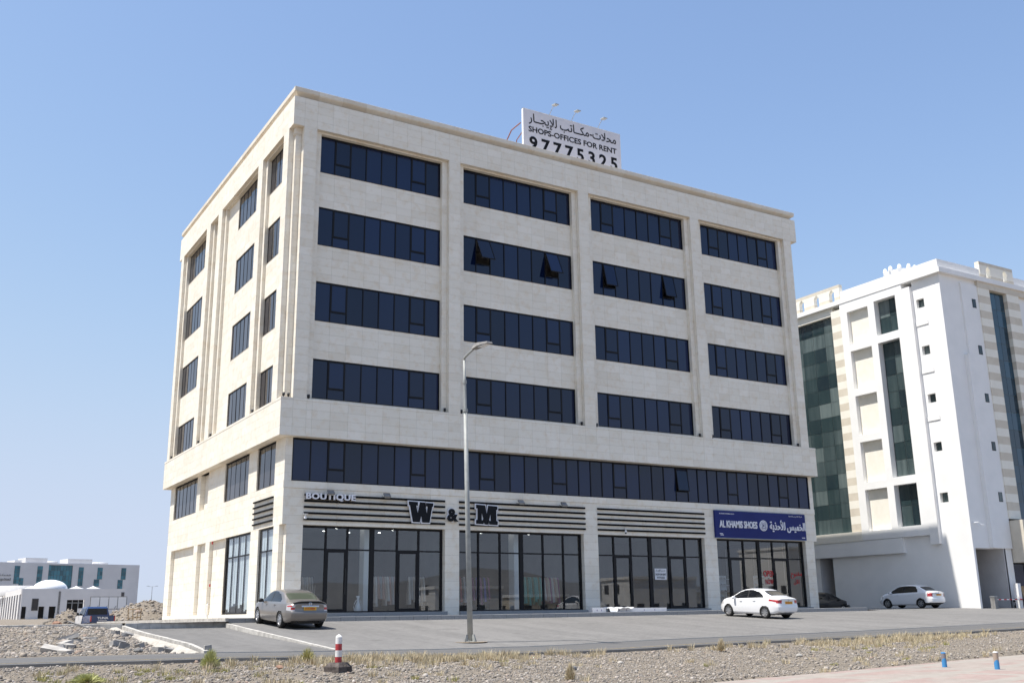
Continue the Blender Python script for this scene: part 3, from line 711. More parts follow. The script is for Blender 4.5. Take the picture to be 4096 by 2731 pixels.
for r, (z0, z1) in enumerate(ROWS):
    for i, (a, b_) in enumerate(BAYS):
        cols = [a+(b_-a)*k/8 for k in range(9)]
        window('F', cols, z0, z1, DG, (1, 6), OPEN.get((r, i), {}), trans=.27 if r != 3 else .30)
for (a, b_, z0, z1) in LWIN:
    n = max(3, round((b_-a)/.82)); window('L', [a+(b_-a)*k/n for k in range(n+1)], z0, z1, EG, glass=TINT_L)
MC = [0.87,1.83,2.74,3.64,4.58,5.49,6.42,7.34,8.21,9.05,9.87,10.71,11.5,12.45,13.44,14.39,15.3,16.25,17.23,18.06,18.9,19.72,20.55,21.5,22.48,23.44,24.36,25.3,26.25,27.06,27.86,28.68,29.52,30.37,31.29,32.19,33.11,33.99,34.83,35.78,36.72]
msash = [MC.index(v) for v in (2.74, 7.34, 11.5, 16.25, 20.55, 25.3, 29.52, 33.99)]
window('F', MC, ZS1, Z_BELT0-.01, .56, msash, {MC.index(25.3): 7}, trans=.30)
for (a, b_, k) in LM:
    if k == 'w': n = max(3, round((b_-a)/.95)); window('L', [a+(b_-a)*k_/n for k_ in range(n+1)], 6.42, Z_BELT0-.01, .58, glass=TINT_L)

# ---- shop fronts
def shopfront(ax, cols, z0, z1, d, doors=(), wide=(), zt=3.2, leftpanes=False):
    fr = MB(); bb = lambda m_, a0, a1, d0, d1, e0, e1: m_.box(*((a0, a1, d0, d1) if ax == 'F' else (d0, d1, a0, a1)), e0, e1)
    a0, a1 = cols[0], cols[-1]; bd = .06; q = .05 if ax == 'F' else .004
    bb(fr, a0, a0+bd, d-q, d+.08, z0, z1); bb(fr, a1-bd*1.8, a1, d-q, d+.08, z0, z1); bb(fr, a0+bd, a1-bd*1.8, d-q, d+.08, z1-.11, z1); bb(fr, a0+bd, a1-bd*1.8, d-q, d+.08, z0, z0+.06)
    for i, c in enumerate(cols[1:-1], 1):
        h = .12 if i in wide else (.045 if ax == 'F' else .03)
        bb(fr, c-h, c+h, d-q-.003, d+.075, z0+.06, z1-.11)
    S_ = fr.build('shop_front', FRAME, B)
    tr = MB()
    for i in range(len(cols)-1):
        h0 = bd if i == 0 else (.12 if i in wide else .045); h1 = bd*1.8 if i == len(cols)-2 else (.12 if i+1 in wide else .045)
        c0, c1 = cols[i]+h0, cols[i+1]-h1
        bb(tr, c0, c1, d-q+.002, d+.07, zt-.035, zt+.035)
        mb = MB(); bb(mb, c0, c1, d+.005, d+.015, zt+.035, z1-.11); mb.build('pane', CLEAR, S_)
        if i in doors:
            D_ = MB(); e0, e1 = z0+.065, zt-.04; s = .10
            for (u0, u1, v0, v1) in ((c0+.006, c0+s, e0, e1), (c1-s, c1-.006, e0, e1), (c0+s, c1-s, e1-s, e1), (c0+s, c1-s, e0, e0+s)): bb(D_, u0, u1, d-.045, d+.045, v0, v1)
            od = D_.build('door', FRAME, B)
            g = MB(); bb(g, c0+s, c1-s, d-.005, d+.006, e0+s, e1-s); g.build('pane', CLEAR, od)
            hd = MB(); hx = (c1-s*.5) if doors[i] == 'r' else (c0+s*.5)
            bb(hd, hx-.022, hx+.022, d-.11, d-.07, 1.05, 2.30)
            for zz_ in (1.2, 2.15): bb(hd, hx-.012, hx+.012, d-.08, d-.04, zz_-.012, zz_+.012)
            hd.build('handle', BLACKP, od)
        else:
            mb = MB(); bb(mb, c0, c1, d+.005, d+.015, z0+.06, zt-.035); mb.build('pane', CLEAR, S_)
    tr.build('transom', FRAME, S_)
    return S_
SH = [[1.60, 2.87, 4.02, 5.35, 6.75, 7.97, 9.34], [10.23, 11.53, 12.87, 14.23, 15.65, 17.01, 18.23], [19.27, 20.55, 21.80, 23.22, 24.62, 25.92, 27.26], [28.30, 29.48, 30.70, 31.99, 33.22, 34.56, 35.96]]
DOORS = [{1: 'r', 4: 'l'}, {}, {1: 'r', 4: 'l'}, {1: 'r', 4: 'l'}]
fronts = [shopfront('F', SH[i], .17, ZG1, .82, DOORS[i], (3,)) for i in range(4)]
for (a, b_, k) in LG:
    if k == 'w': n = max(2, round((b_-a)/1.18)); shopfront('L', [a+(b_-a)*j/n for j in range(n+1)], .20, ZG1, .60, {}, ())
# granite step under each shop front
for i, (a, b_) in enumerate(GB):
    mb = MB(); mb.box(a-(.0 if i else -.002), b_+.10, .28 if False else .36, .90, float(sw(a))-.1, .168); mb.build('granite_step', GRANITE, B)
# black slats on the fascia
def slats(ax, a0, a1, pos, z0, n, dz, first=None):
    for k in range(n):
        mb = MB(); h = .10 if ax == 'F' else .075; z = z0+k*dz
        (mb.box(a0, a1, pos-.085, pos-.004, z, z+h) if ax == 'F' else mb.box(pos-.085, pos-.004, a0, a1, z, z+h))
        mb.build('slat', SLATM, B)
for (a, b_) in ((1.57, 9.33), (10.19, 18.37), (19.25, 27.33)): slats('F', a, b_, M0, 4.57, 5, .297)
slats('L', 1.95, 5.17, L0, 4.60, 5, .29)
# side wall fittings
mb = MB(); mb.tube([(.43, 13.1, .05), (.43, 13.1, .75), (.47, 13.1, .85)], .05, 8, WHITEM); mb.build('drain_pipe', None, B)
for z in (1.75, 4.16):
    mb = MB(); mb.box(.44, .5, 12.88, 12.97, z, z+.15, REDINK); mb.build('alarm_box', None, B)
# ---- rooms behind the shop windows
ROOMW = noisy('shop_wall', (0.13, 0.152, 0.165), (0.17, 0.19, 0.205), 1, .9, 0); ROOMF = flat('shop_floor', (0.15, 0.155, 0.16), 0.3); CEIL = flat('shop_ceiling', (0.28, 0.31, 0.33), .9)
LAMP = flat('downlight', (1, 1, 1), .5, emit=(1, .95, .88), es=9.0)
COLW = flat('white_column', (.74, .74, .73), .7)
RX = [(.74, 9.78), (9.80, 18.74), (18.76, 27.77), (27.79, 36.9)]
for i, (x0, x1) in enumerate(RX):
    y0, y1, z0, z1 = .96, 9.5, .165, 4.62; mb = MB()
    mb.quad((x0,y1,z0),(x1,y1,z0),(x1,y1,z1),(x0,y1,z1), ROOMW)
    if i: mb.quad((x0,y0,z0),(x0,y1,z0),(x0,y1,z1),(x0,y0,z1), ROOMW)
    mb.quad((x1,y0,z0),(x1,y1,z0),(x1,y1,z1),(x1,y0,z1), ROOMW)
    mb.quad((x0,.86,z0),(x1,.86,z0),(x1,y1,z0),(x0,y1,z0), ROOMF); mb.quad((x0,.86,z1),(x1,.86,z1),(x1,y1,z1),(x0,y1,z1), CEIL)
    room = mb.build('shop_room', None, B)
    if i < 2:
        mb = MB(); cx = (5.58, 14.62)[i]; mb.box(cx-.19, cx+.19, 1.9, 2.5, z0, z1, COLW); mb.build('column', None, room)
    nl = (15, 12, 4, 8)[i]
    for k in range(nl):
        mb = MB(); cx = x0+(x1-x0)*(k % 5+.6)/5.4; cy = 2.2+2.4*(k//5)+.5*(k % 2)
        mb.lathe([(0, z1-.012), (.075, z1-.012), (.075, z1-.002)], 12, (cx, cy, 0), mat=LAMP); mb.build('downlight', None, room)
# ------------------------------------------------------------------ signs and fixtures on the building
def offset_poly(poly, d):
    n = len(poly); area = sum(poly[i][0]*poly[(i+1) % n][1]-poly[(i+1) % n][0]*poly[i][1] for i in range(n)); sg = 1 if area > 0 else -1; out = []
    for i in range(n):
        p0, p1, p2 = Vector(poly[i-1]), Vector(poly[i]), Vector(poly[(i+1) % n])
        n1 = Vector(((p1-p0).y, -(p1-p0).x)).normalized()*sg; n2 = Vector(((p2-p1).y, -(p2-p1).x)).normalized()*sg
        b = (n1+n2); L = max(b.length, .35); b = b/b.length if b.length > 1e-6 else n1
        out.append(tuple(p1+b*min(d/max(L/2, .45), d*2)))
    return out
def ngon_letter(name, poly, parent, y, depth, mat):
    import bmesh
    bm = bmesh.new(); vs = [bm.verts.new((x, y, z)) for x, z in poly]; f = bm.faces.new(vs); r = bmesh.ops.extrude_face_region(bm, geom=[f])
    bmesh.ops.translate(bm, verts=[e for e in r['geom'] if isinstance(e, bmesh.types.BMVert)], vec=(0, depth, 0)); bmesh.ops.triangulate(bm, faces=bm.faces); bmesh.ops.recalc_face_normals(bm, faces=bm.faces)
    me = bpy.data.meshes.new(name); bm.to_mesh(me); bm.free(); me.materials.append(mat)
    o = bpy.data.objects.new(name, me); COL.objects.link(o); o.parent = parent; return o
Wp = [(1728,318),(1862,322),(1862,378),(1838,378),(1862,500),(1895,322),(1968,325),(2000,505),(2012,385),(1988,382),(1988,328),(2098,332),(2092,385),(2080,385),(2040,635),(1932,635),(1915,520),(1893,632),(1790,630),(1745,375),(1730,375)]
Mp = [(408,262),(548,268),(572,412),(598,270),(740,278),(740,335),(722,333),(722,515),(745,520),(742,582),(610,578),(612,518),(635,518),(632,390),(590,580),(538,578),(492,375),(493,512),(518,515),(515,575),(408,572),(410,510),(430,508),(430,322),(408,320)]
sg = thing('shop_sign', 'big black slab letters W & M outlined in white on the fascia', 'sign', (7.1, .43, 4.63))
for nm, poly, x0, sx, px0, sz, pz in (('letter_w', Wp, 0.0, .00382, 1710, .00334, 640), ('letter_m', Mp, 3.98, .00397, 390, .00328, 590)):
    q = [(x0+(x-px0)*sx, (pz-z)*sz) for x, z in poly]
    o = ngon_letter(nm, offset_poly(q, .055), sg, -.085, .085, LETW); ngon_letter('letter_face', q, o, -.115, .028, INK)
o = lettering('ampersand', '&', sg, LETW, (2.28, 0, .08), .74, .76, .06, .10); lettering('letter_face', '&', o, INK, (2.31, -.065, .12), .67, .68, .03, .045)
sb = thing('shop_sign', 'raised pale letters BOUTIQUE across the top black slats', 'sign', (1.60, .42, 5.54))
xx = 0
lettering('lettering', 'BOUTIQUE', sb, LETW, (0, -.045, 0), 2.60, .36, .09, .03, spacing=1.08)
mb = MB()
# black strip put in to show the letters' shadow between the slats
mb.box(0, 2.6, -.040, -.010, .05, .30); mb.build('backing', SLATM, sb)
# blue shoe shop board
bs = thing('shop_sign', 'blue shoe shop board with white English and Arabic lettering', 'sign', (28.12, .49, 4.40))
mb = MB(); mb.box(0, 7.82, -.15, 0, 0, 1.66, SIGNB); mb.build('board', None, bs)
BGT = flat('blue_grey_trim', (.22, .30, .42), .4)
for q in ((-.012, 7.832, -.156, .0, -.02, .0), (-.012, 7.832, -.156, .0, 1.66, 1.675), (7.82, 7.835, -.156, 0, 0, 1.66)): MB().box(*q).build('trim', BGT, bs)
lettering('lettering', 'AL KHAMIS SHOES', bs, LETW, (.30, -.152, .62), 3.18, .44, .05, .022)
lettering('lettering', arabic('الخميس للأحذية'), bs, LETW, (4.58, -.152, .44), 3.18, .78, .05, .018)
lettering('lettering', 'AL KHAMIS TRADING CO.LLC', bs, LETW, (.34, -.152, 1.45), 1.25, .07, .01, .01)
lettering('lettering', arabic('شركة الخميس للتجارة'), bs, LETW, (6.35, -.152, 1.46), 1.2, .10, .01, .01)
mb = MB()
for (x, z, w) in ((.30, .22, .26), (.36, .14, .26), (7.42, .12, .28)): mb.box(x, x+w, -.162, -.15, z, z+.045)
mb.build('small_print', LETW, bs)
mb = MB(); cx, cz = 4.03, .83
mb.lathe([(0, -.20), (.31, -.20), (.34, -.185), (.34, -.152)], 32, (cx, 0, cz), 'y', LETW)
mb.lathe([(.245, -.206), (.275, -.206)], 32, (cx, 0, cz), 'y', SIGNB)
for (x0, x1, z0, z1) in ((-.15, .15, .11, .15), (-.15, .15, -.17, -.13), (-.15, -.11, -.13, .11), (.11, .15, -.13, .11), (-.05, .03, -.08, .07), (-.07, .07, -.02, .02)): mb.box(cx+x0, cx+x1, -.208, -.199, cz+z0, cz+z1, SIGNB)
o = mb.build('round_emblem', None, bs); fixnormals(o.data)
# vinyl on the shoe shop glass, rental notice in the empty shop
vy = thing('window_lettering', 'red OPEN NOW vinyl letters on the shoe shop glass', 'lettering', (32.3, .805, 1.6))
lettering('lettering', 'OPEN', vy, REDINK, (.02, 0, .46), .96, .40, .006, .02); lettering('lettering', 'NOW', vy, REDINK, (.15, 0, 0), .68, .32, .006, .02)
vy = thing('window_lettering', 'red Arabic vinyl letters on the shoe shop glass', 'lettering', (34.72, .805, 1.56))
lettering('lettering', arabic('مفتوح'), vy, REDINK, (0, 0, .42), 1.0, .42, .006, .012); lettering('lettering', arabic('الآن'), vy, REDINK, (.22, 0, 0), .52, .36, .006, .012)
sh = thing('rental_notice', 'white rental notice taped inside the empty shop window', 'notice', (23.5, .795, 1.84))
mb = MB(); mb.box(0, .9, -.006, 0, 0, .65, CARD); mb.build('paper', None, sh)
lettering('lettering', arabic('محـــل للإيجــار'), sh, INK, (.08, -.008, .45), .74, .16, .004, .01); lettering('lettering', 'SHOP FOR RENT', sh, INK, (.05, -.008, .25), .80, .12, .004, .02); lettering('lettering', '97775325', sh, INK, (.16, -.008, .06), .58, .12, .004, .02)
# rooftop billboard
rb = thing('billboard', 'white rooftop billboard advertising shops and offices for rent', 'billboard', (15.63, 2.0, 26.6))
mb = MB(); mb.box(0, 7.66, 0, .16, 1.0, 4.60, SIGNW); mb.build('panel', None, rb)
mb = MB()
for (x0, x1, z0, z1) in ((-.02, 0, .98, 4.62), (7.66, 7.68, .98, 4.62), (-.02, 7.68, 4.60, 4.62), (-.02, 7.68, .98, 1.0)): mb.box(x0, x1, -.01, .17, z0, z1)
mb.build('edge_trim', WHITEM, rb)
lettering('lettering', arabic('محلات-مكــاتب للإيجــار'), rb, INK, (.40, -.004, 3.53), 6.92, .86, .008, .012)
lettering('lettering', 'SHOPS-OFFICES FOR RENT', rb, INK, (.38, -.004, 3.06), 6.95, .40, .008, .022)
lettering('lettering', '97775325', rb, INK, (.42, -.004, 1.85), 6.93, .93, .008, .03, spacing=1.45)
mb = MB()
for x in (.4, 2.6, 4.9, 7.2):
    mb.tube([(x, .22, 0), (x, .22, 4.5)], .04, 8); mb.tube([(x, .22, 3.6), (x, 1.5, 3.1), (x, 2.4, .02)], .035, 6)
mb.tube([(-.02, .3, 3.7), (-.35, .9, 3.35), (-.65, 1.8, 2.0), (-.72, 2.0, .02)], .04, 6)
mb.tube([(-.02, .3, 1.6), (-.45, .9, 1.3), (-.72, 2.0, .6)], .035, 6)
for z in (1.4, 2.6, 4.2): mb.tube([(.0, .2, z), (7.6, .2, z)], .035, 6)
mb.build('support_frame', RUST, rb)
for x in (2.0, 3.72, 5.84):
    mb = MB(); mb.tube([(x, .05, 4.58), (x, -.35, 4.92), (x, -.55, 5.0)], .02, 6, STEEL)
    mb.obox((x, -.72, 5.0), (.15, 0, 0), (0, .20, .03), (0, -.004, .03), STEEL); mb.build('floodlight', None, rb)

# floodlights over the shop fascia
for k, (x, nm) in enumerate(((2.83, 'above the BOUTIQUE letters'), (5.86, 'over the slats between BOUTIQUE and the letter W'), (13.91, 'over the slats just right of the letter M'), (16.74, 'over the slats, farthest right of its row'))):
    f = thing('floodlight', 'small black floodlight on a bracket '+nm, 'floodlight', (x, .46, 5.96), 0, 'floodlights over the boutique fascia')
    mb = MB(); mb.tube([(-.15, 0, -.06), (-.15, -.22, -.1), (.15, -.22, -.1), (.15, 0, -.06)], .012, 6); mb.build('bracket', BLACKP, f)
    mb = MB(); mb.obox((0, -.30, -.02), (.17, 0, 0), (0, .10, .10), (0, -.025, .025)); mb.build('housing', CONCD, f)
    mb = MB(); mb.obox((0, -.268, -.052), (.152, 0, 0), (0, .092, .092), (0, .018, -.018)); mb.build('lens', flat('lens_%d' % k, (.5, .52, .52), .2), f)
# cameras under the slats
for (x, z, lab) in ((1.58, 4.62, 'white dome security camera at the left end of the boutique slats'), (21.1, 4.50, 'white security camera under the slats above the empty shop')):
    cm = thing('security_camera', lab, 'camera', (x, .42, z))
    mb = MB(); mb.tube([(0, .02, .22), (0, -.14, .22), (0, -.14, .1)], .022, 8); mb.box(-.10, .10, -.24, -.02, .22, .24); mb.build('bracket', WHITEM, cm)
    mb = MB(); mb.lathe([(.055, .12), (.065, .06), (.065, .0)], 14, (0, -.14, 0), mat=WHITEM); mb.build('housing', None, cm)
    mb = MB(); mb.lathe([(.062, 0), (.058, -.04), (.035, -.075), (0, -.088)], 14, (0, -.14, 0), mat=BLACKP); mb.build('dome', None, cm, True)
# uplights on the ledge
upl = None
def uplight(x, y, lab):
    global upl
    if upl is None:
        upl = thing('uplight', lab, 'uplight', (x, y, Z_BELT1), 0, 'black uplights on the stone ledge')
        mb = MB(); mb.lathe([(0, .0), (.06, .0), (.06, .02), (.03, .03), (.03, .07)], 12); mb.build('base', BLACKP, upl)
        mb = MB(); mb.lathe([(.03, .06), (.065, .08), (.07, .24), (.06, .24), (.055, .225), (0, .225)], 12); mb.build('housing', BLACKP, upl, True)
        return
    o = copy_tree(upl); o.location = (x, y, Z_BELT1); o['label'] = lab
ordn = ['first', 'second', 'third', 'fourth', 'fifth']
uplight(.16, .14, 'small black uplight at the very corner of the stone ledge')
uplight(.42, .16, 'small black uplight in the notch beside the corner pilaster')
uplight(1.45, .12, 'small black uplight on the ledge right of the first front pilaster')
for i in range(1, 4):
    uplight(PIL[i][0]-.17, .12, 'small black uplight on the ledge left of the %s front pilaster' % ordn[i]); uplight(PIL[i][1]+.13, .12, 'small black uplight on the ledge right of the %s front pilaster' % ordn[i])
uplight(PIL[4][0]-.17, .12, 'small black uplight on the ledge left of the last front pilaster')
for k, y in enumerate((5.05, 13.48, 16.3, 23.5)): uplight(.10, y, 'small black uplight on the sunlit side ledge, %s from the corner' % ordn[k])

# ------------------------------------------------------------------ what stands in the shops
FAB = [flat('fabric_%d' % i, c, .9) for i, c in enumerate([(.55,.36,.30),(.66,.55,.46),(.10,.20,.12),(.45,.10,.10),(.12,.14,.42),(.75,.70,.64),(.04,.32,.28),(.32,.12,.24),(.05,.05,.06),(.52,.50,.48)])]
def garment(parent, x, y, ztop, ln, mat, w=.24):
    mb = MB(); n = 10; rings = [(0, .03, .02), (.04, w*.55, .06), (.30, w*.55, .09), (.55, w*.62, .10), (ln, w*.85, .15)]; ph = random.uniform(0, 6); vs = []; fs = []
    for (dz, rx, ry) in rings:
        for k in range(n):
            a = 2*math.pi*k/n; q = 1+.14*math.sin(3*a+ph)*(dz > .2)
            vs.append((x+rx*.45*math.cos(a)*q, y+ry*2.0*math.sin(a)*q, ztop-dz))
    for i in range(len(rings)-1):
        for k in range(n): fs.append((i*n+k, i*n+(k+1) % n, (i+1)*n+(k+1) % n, (i+1)*n+k))
    mb.add(vs, fs); return mb.build('garment', mat, parent, True)
def rack(x, y, ln, lab, pal, h=1.86):
    r = thing('clothes_rack', lab, 'clothes rack', (x, y, .168), 0, 'clothes racks in the boutique')
    mb = MB(); mb.tube([(-ln/2, 0, .02), (-ln/2, 0, h), (ln/2, 0, h), (ln/2, 0, .02)], .018, 8)
    for s in (-1, 1): mb.tube([(s*ln/2, -.28, .02), (s*ln/2, .28, .02)], .018, 6)
    mb.build('rail', BLACKP, r)
    n = int(ln/.13)
    for k in range(n): garment(r, -ln/2+.08+k*(ln-.16)/max(1, n-1), 0, h-.02, random.uniform(1.15, 1.6), FAB[pal[k % len(pal)]])
rack(6.9, 2.9, 1.5, 'rack of pale printed dresses behind the middle boutique pane', [0, 1, 5, 0, 9])
rack(9.0, 3.2, 1.0, 'short rack of long dresses beside the second boutique pillar', [5, 9, 1])
rack(3.0, 4.4, 1.2, 'rack of beige dresses at the back of the first boutique window', [5, 1, 9])
rack(11.4, 2.6, 1.3, 'rack of dark dresses behind the lamp post', [3, 8, 9, 8])
rack(13.0, 3.4, 1.3, 'rack of black and plum robes in the second boutique window', [8, 7, 8, 4])
rack(15.9, 2.4, 1.2, 'rack of green and teal dresses in the second boutique window', [6, 2, 6])
rack(17.4, 3.0, 1.4, 'rack of mixed beige and plum dresses near the third pillar', [1, 7, 5, 0])
va = thing('vase', 'white floor vase with two looped handles inside the boutique window', 'vase', (4.87, 1.3, .17))
mb = MB(); mb.lathe([(0, 0), (.12, 0), (.155, .08), (.16, .2), (.13, .36), (.07, .50), (.045, .60), (.06, .68), (.115, .80), (.105, .80), (.05, .69), (0, .6)], 24); mb.build('body', WHITEM, va, True)
for s in (-1, 1):
    mb = MB(); mb.tube([(s*.05, 0, .62), (s*.12, 0, .56), (s*.19, 0, .42), (s*.22, 0, .26), (s*.19, 0, .10), (s*.12, 0, .03)], .018, 8); mb.build('handle', WHITEM, va, True)
def shelf_unit(x, y, w, lab, pal):
    s = thing('display_shelf', lab, 'shelf', (x, y, .168), 0, 'shoe display shelves')
    mb = MB(); mb.box(-w/2, w/2, .30, .33, 0, 2.1); mb.build('back_panel', CARD, s)
    for k in range(5):
        mb = MB(); mb.box(-w/2, w/2, 0, .30, .25+k*.4, .275+k*.4); mb.build('shelf_board', CARD, s)
        for j in range(int(w/.3)):
            x0 = -w/2+.06+j*.3; mt = FAB[pal[(j+k) % len(pal)]]
            mb = MB(); mb.add([(x0,.06,.277+k*.4),(x0+.09,.06,.277+k*.4),(x0+.09,.27,.277+k*.4),(x0,.27,.277+k*.4),(x0+.01,.08,.31+k*.4),(x0+.08,.08,.31+k*.4),(x0+.08,.26,.37+k*.4),(x0+.01,.26,.37+k*.4)], [(0,3,2,1),(4,5,6,7),(0,1,5,4),(1,2,6,5),(2,3,7,6),(3,0,4,7)], mt); mb.build('shoe', None, s)
shelf_unit(29.4, 3.2, 1.7, 'shoe shelves behind the first shoe shop door', [8, 0, 9]); shelf_unit(31.6, 4.2, 1.8, 'shoe shelves in the middle of the shoe shop', [9, 8, 5]); shelf_unit(35.2, 3.6, 1.6, 'shoe shelves behind the red Arabic letters', [0, 5, 8])
wf = thing('wet_floor_sign', 'yellow folding warning sign inside the shoe shop', 'sign', (34.3, 1.6, .168))
YP = flat('yellow_plastic', (.75, .42, .03), .5)
for s in (-1, 1):
    mb = MB(); mb.add([(-.15, s*.14, 0), (.15, s*.14, 0), (.10, s*.02, .62), (-.10, s*.02, .62), (-.15, s*.12, 0), (.15, s*.12, 0), (.10, 0, .62), (-.10, 0, .62)], [(0,1,2,3),(7,6,5,4),(0,4,5,1),(1,5,6,2),(2,6,7,3),(3,7,4,0)]); mb.build('leaf', YP, wf)
# curtains behind the side windows of the boutique
CURT = noisy('pale_curtain', (.74, .745, .735), (.80, .805, .795), .6, .9, 0)
for (a, b_, lab) in ((1.85, 4.15, 'pale curtain strips inside the narrow side window by the corner'), (5.65, 10.15, 'pale curtain strips inside the wide side window')):
    c = thing('curtain', lab, 'curtain', (.69, (a+b_)/2, .18)); n = round((b_-a)/.47)
    for k in range(n):
        y0 = -(b_-a)/2+k*(b_-a)/n; mb = MB(); vs = []; m_ = 8; w_ = (b_-a)/n*random.uniform(.80, .92)
        lift = random.uniform(.0, .5)
        for j in range(m_+1):
            t = j/m_; x = .012*math.sin(t*9.4+k); vs += [(x, y0+w_*t, lift*.9+.1), (x*.6, y0+w_*t, 4.1)]
        mb.add(vs, [(2*j, 2*j+2, 2*j+3, 2*j+1) for j in range(m_)]); mb.build('strip', CURT, c, True)
# cartons on the pavement
def carton(x, y, w, d, h, lab, mark=None):
    c = thing('carton', lab, 'carton', (x, y, float(sw(x))+.002), random.uniform(-.02, .02))
    mb = MB(); mb.box(0, w, 0, d, 0, h); mb.build('box', CARD, c)
    mb = MB(); mb.box(.0, w, d*.47, d*.53, h, h+.002); mb.build('tape', flat('tape%d' % int(x*10), (.55, .5, .42), .4), c)
    mb = MB()
    for t in (.3, .62): mb.box(w*t, w*t+.05, -.003, 0, h*.25, h*.6)
    mb.build('print', flat('print%d' % int(x*10), (.25, .22, .35), .6), c)
    return c
c1 = carton(16.6, -2.5, .85, .4, .25, 'short white carton at the left end of the pavement row'); 
carton(17.85, -2.55, 1.45, .45, .23, 'long flat white carton half under plastic film'); carton(19.32, -2.5, 2.3, .45, .20, 'longest flat white carton at the right end of the row')
fm = thing('plastic_film', 'crumpled translucent plastic film draped over the cartons', 'plastic film', (17.5, -2.7, 0))
mb = MB(); nx, ny = 26, 9; vs = []
for i in range(nx):
    for j in range(ny):
        x = i/(nx-1)*1.6; y = j/(ny-1)*.75-.14
        h = .255+.025*math.sin(i*1.1)*math.cos(j*.8)+.02*math.sin(i*.5+j*1.3); 
        if i < 5: h = .27+.02*math.sin(i*1.2+j)
        if j < 2 or i == 0: h *= (.10 if j == 0 else .75) if i < 8 else (.85 if j == 0 else .95)
        vs.append((x, y, max(.03, h)))
mb.add(vs, [(i*ny+j, (i+1)*ny+j, (i+1)*ny+j+1, i*ny+j+1) for i in range(nx-1) for j in range(ny-1)]); mb.build('film', PLAST, fm, True)
# ------------------------------------------------------------------ cars
def paint(name, c, metal=0.0, rough=.32):
    m = flat(name, c, rough, metal, .5, coat=.8); return m
P_BRONZE = paint('warm_silver_paint', (.225, .203, .183), .5, .36); P_WHITE = paint('white_car_paint', (.80, .80, .81)); P_BLACK = paint('black_car_paint', (.012, .012, .013)); P_BLUE = paint('blue_car_paint', (.018, .05, .15))
CGLASS = flat('car_glass', (.012, .013, .015), .04, 0, .6); CGLASSG = flat('green_car_glass', (.075, .085, .06), .05, 0, .6); TRIMB = flat('black_trim', (.014, .014, .015), .55); SEATB = flat('beige_upholstery', (.42, .36, .27), .9)
def catmull(pts, sub):
    P = np.array(pts, float); P = np.vstack([2*P[0]-P[1], P, 2*P[-1]-P[-2]]); out = []
    for i in range(1, len(P)-2):
        for t in np.linspace(0, 1, sub, endpoint=False):
            p0, p1, p2, p3 = P[i-1:i+3]
            out.append(.5*((2*p1)+(-p0+p2)*t+(2*p0-5*p1+4*p2-p3)*t*t+(-p0+3*p1-3*p2+p3)*t**3))
    out.append(P[-2]); return np.array(out)
def smoothprof(prof, X, k=5):
    p = np.array(prof); z = np.interp(X, p[:, 0], p[:, 1])
    ker = np.ones(k)/k
    for _ in range(2): zp = np.concatenate([np.full(k//2, z[0]), z, np.full(k//2, z[-1])]); zs = np.convolve(zp, ker, 'valid'); zs[0] = z[0]; zs[-1] = z[-1]; z = zs
    return z
def inpoly(x, z, poly):
    r = False; n = len(poly)
    for i in range(n):
        x1, z1 = poly[i]; x2, z2 = poly[i-1]
        if (z1 > z) != (z2 > z) and x < (x2-x1)*(z-z1)/(z2-z1)+x1: r = not r
    return r
def wheel_part(parent, x, y, s, rr, spokes=7, rim=RIM, w=.205, hub=.66):
    t = MB(); h = w/2
    t.lathe([(rr*hub, -h*.9), (rr*.80, -h), (rr*.95, -h*.95), (rr, -h*.6), (rr, h*.6), (rr*.95, h*.95), (rr*.80, h), (rr*hub, h*.9)], 28, (0, 0, 0), 'y')
    W_ = t.build('wheel', TYRE, parent, True, (x, y, rr))
    m_ = MB(); o = s*h; ri = rr*hub
    m_.lathe([(ri, o*.92), (ri*.93, o*.94), (ri*.90, o*.55), (ri*.90, -o*.3)], 28, (0, 0, 0), 'y', rim)
    m_.lathe([(ri*.90, o*.25), (0, o*.25)], 28, (0, 0, 0), 'y', BLACKP)
    for k in range(spokes):
        a = 2*math.pi*k/spokes; u = Vector((math.cos(a), 0, math.sin(a))); v = Vector((-math.sin(a), 0, math.cos(a)))
        p = [u*ri*.16-v*.028+Vector((0, o*.86, 0)), u*ri*.16+v*.028+Vector((0, o*.86, 0)), u*ri*.93+v*.04+Vector((0, o*.80, 0)), u*ri*.93-v*.04+Vector((0, o*.80, 0))]
        m_.add(p+[q-Vector((0, o*.35, 0)) for q in p], [(0,1,2,3),(0,4,5,1),(1,5,6,2),(2,6,7,3),(3,7,4,0)], rim)
    m_.lathe([(ri*.22, o*.55), (ri*.22, o*.88), (ri*.14, o*.93), (0, o*.93)], 14, (0, 0, 0), 'y', rim)
    r = m_.build('rim', None, W_); fixnormals(r.data)
    return W_
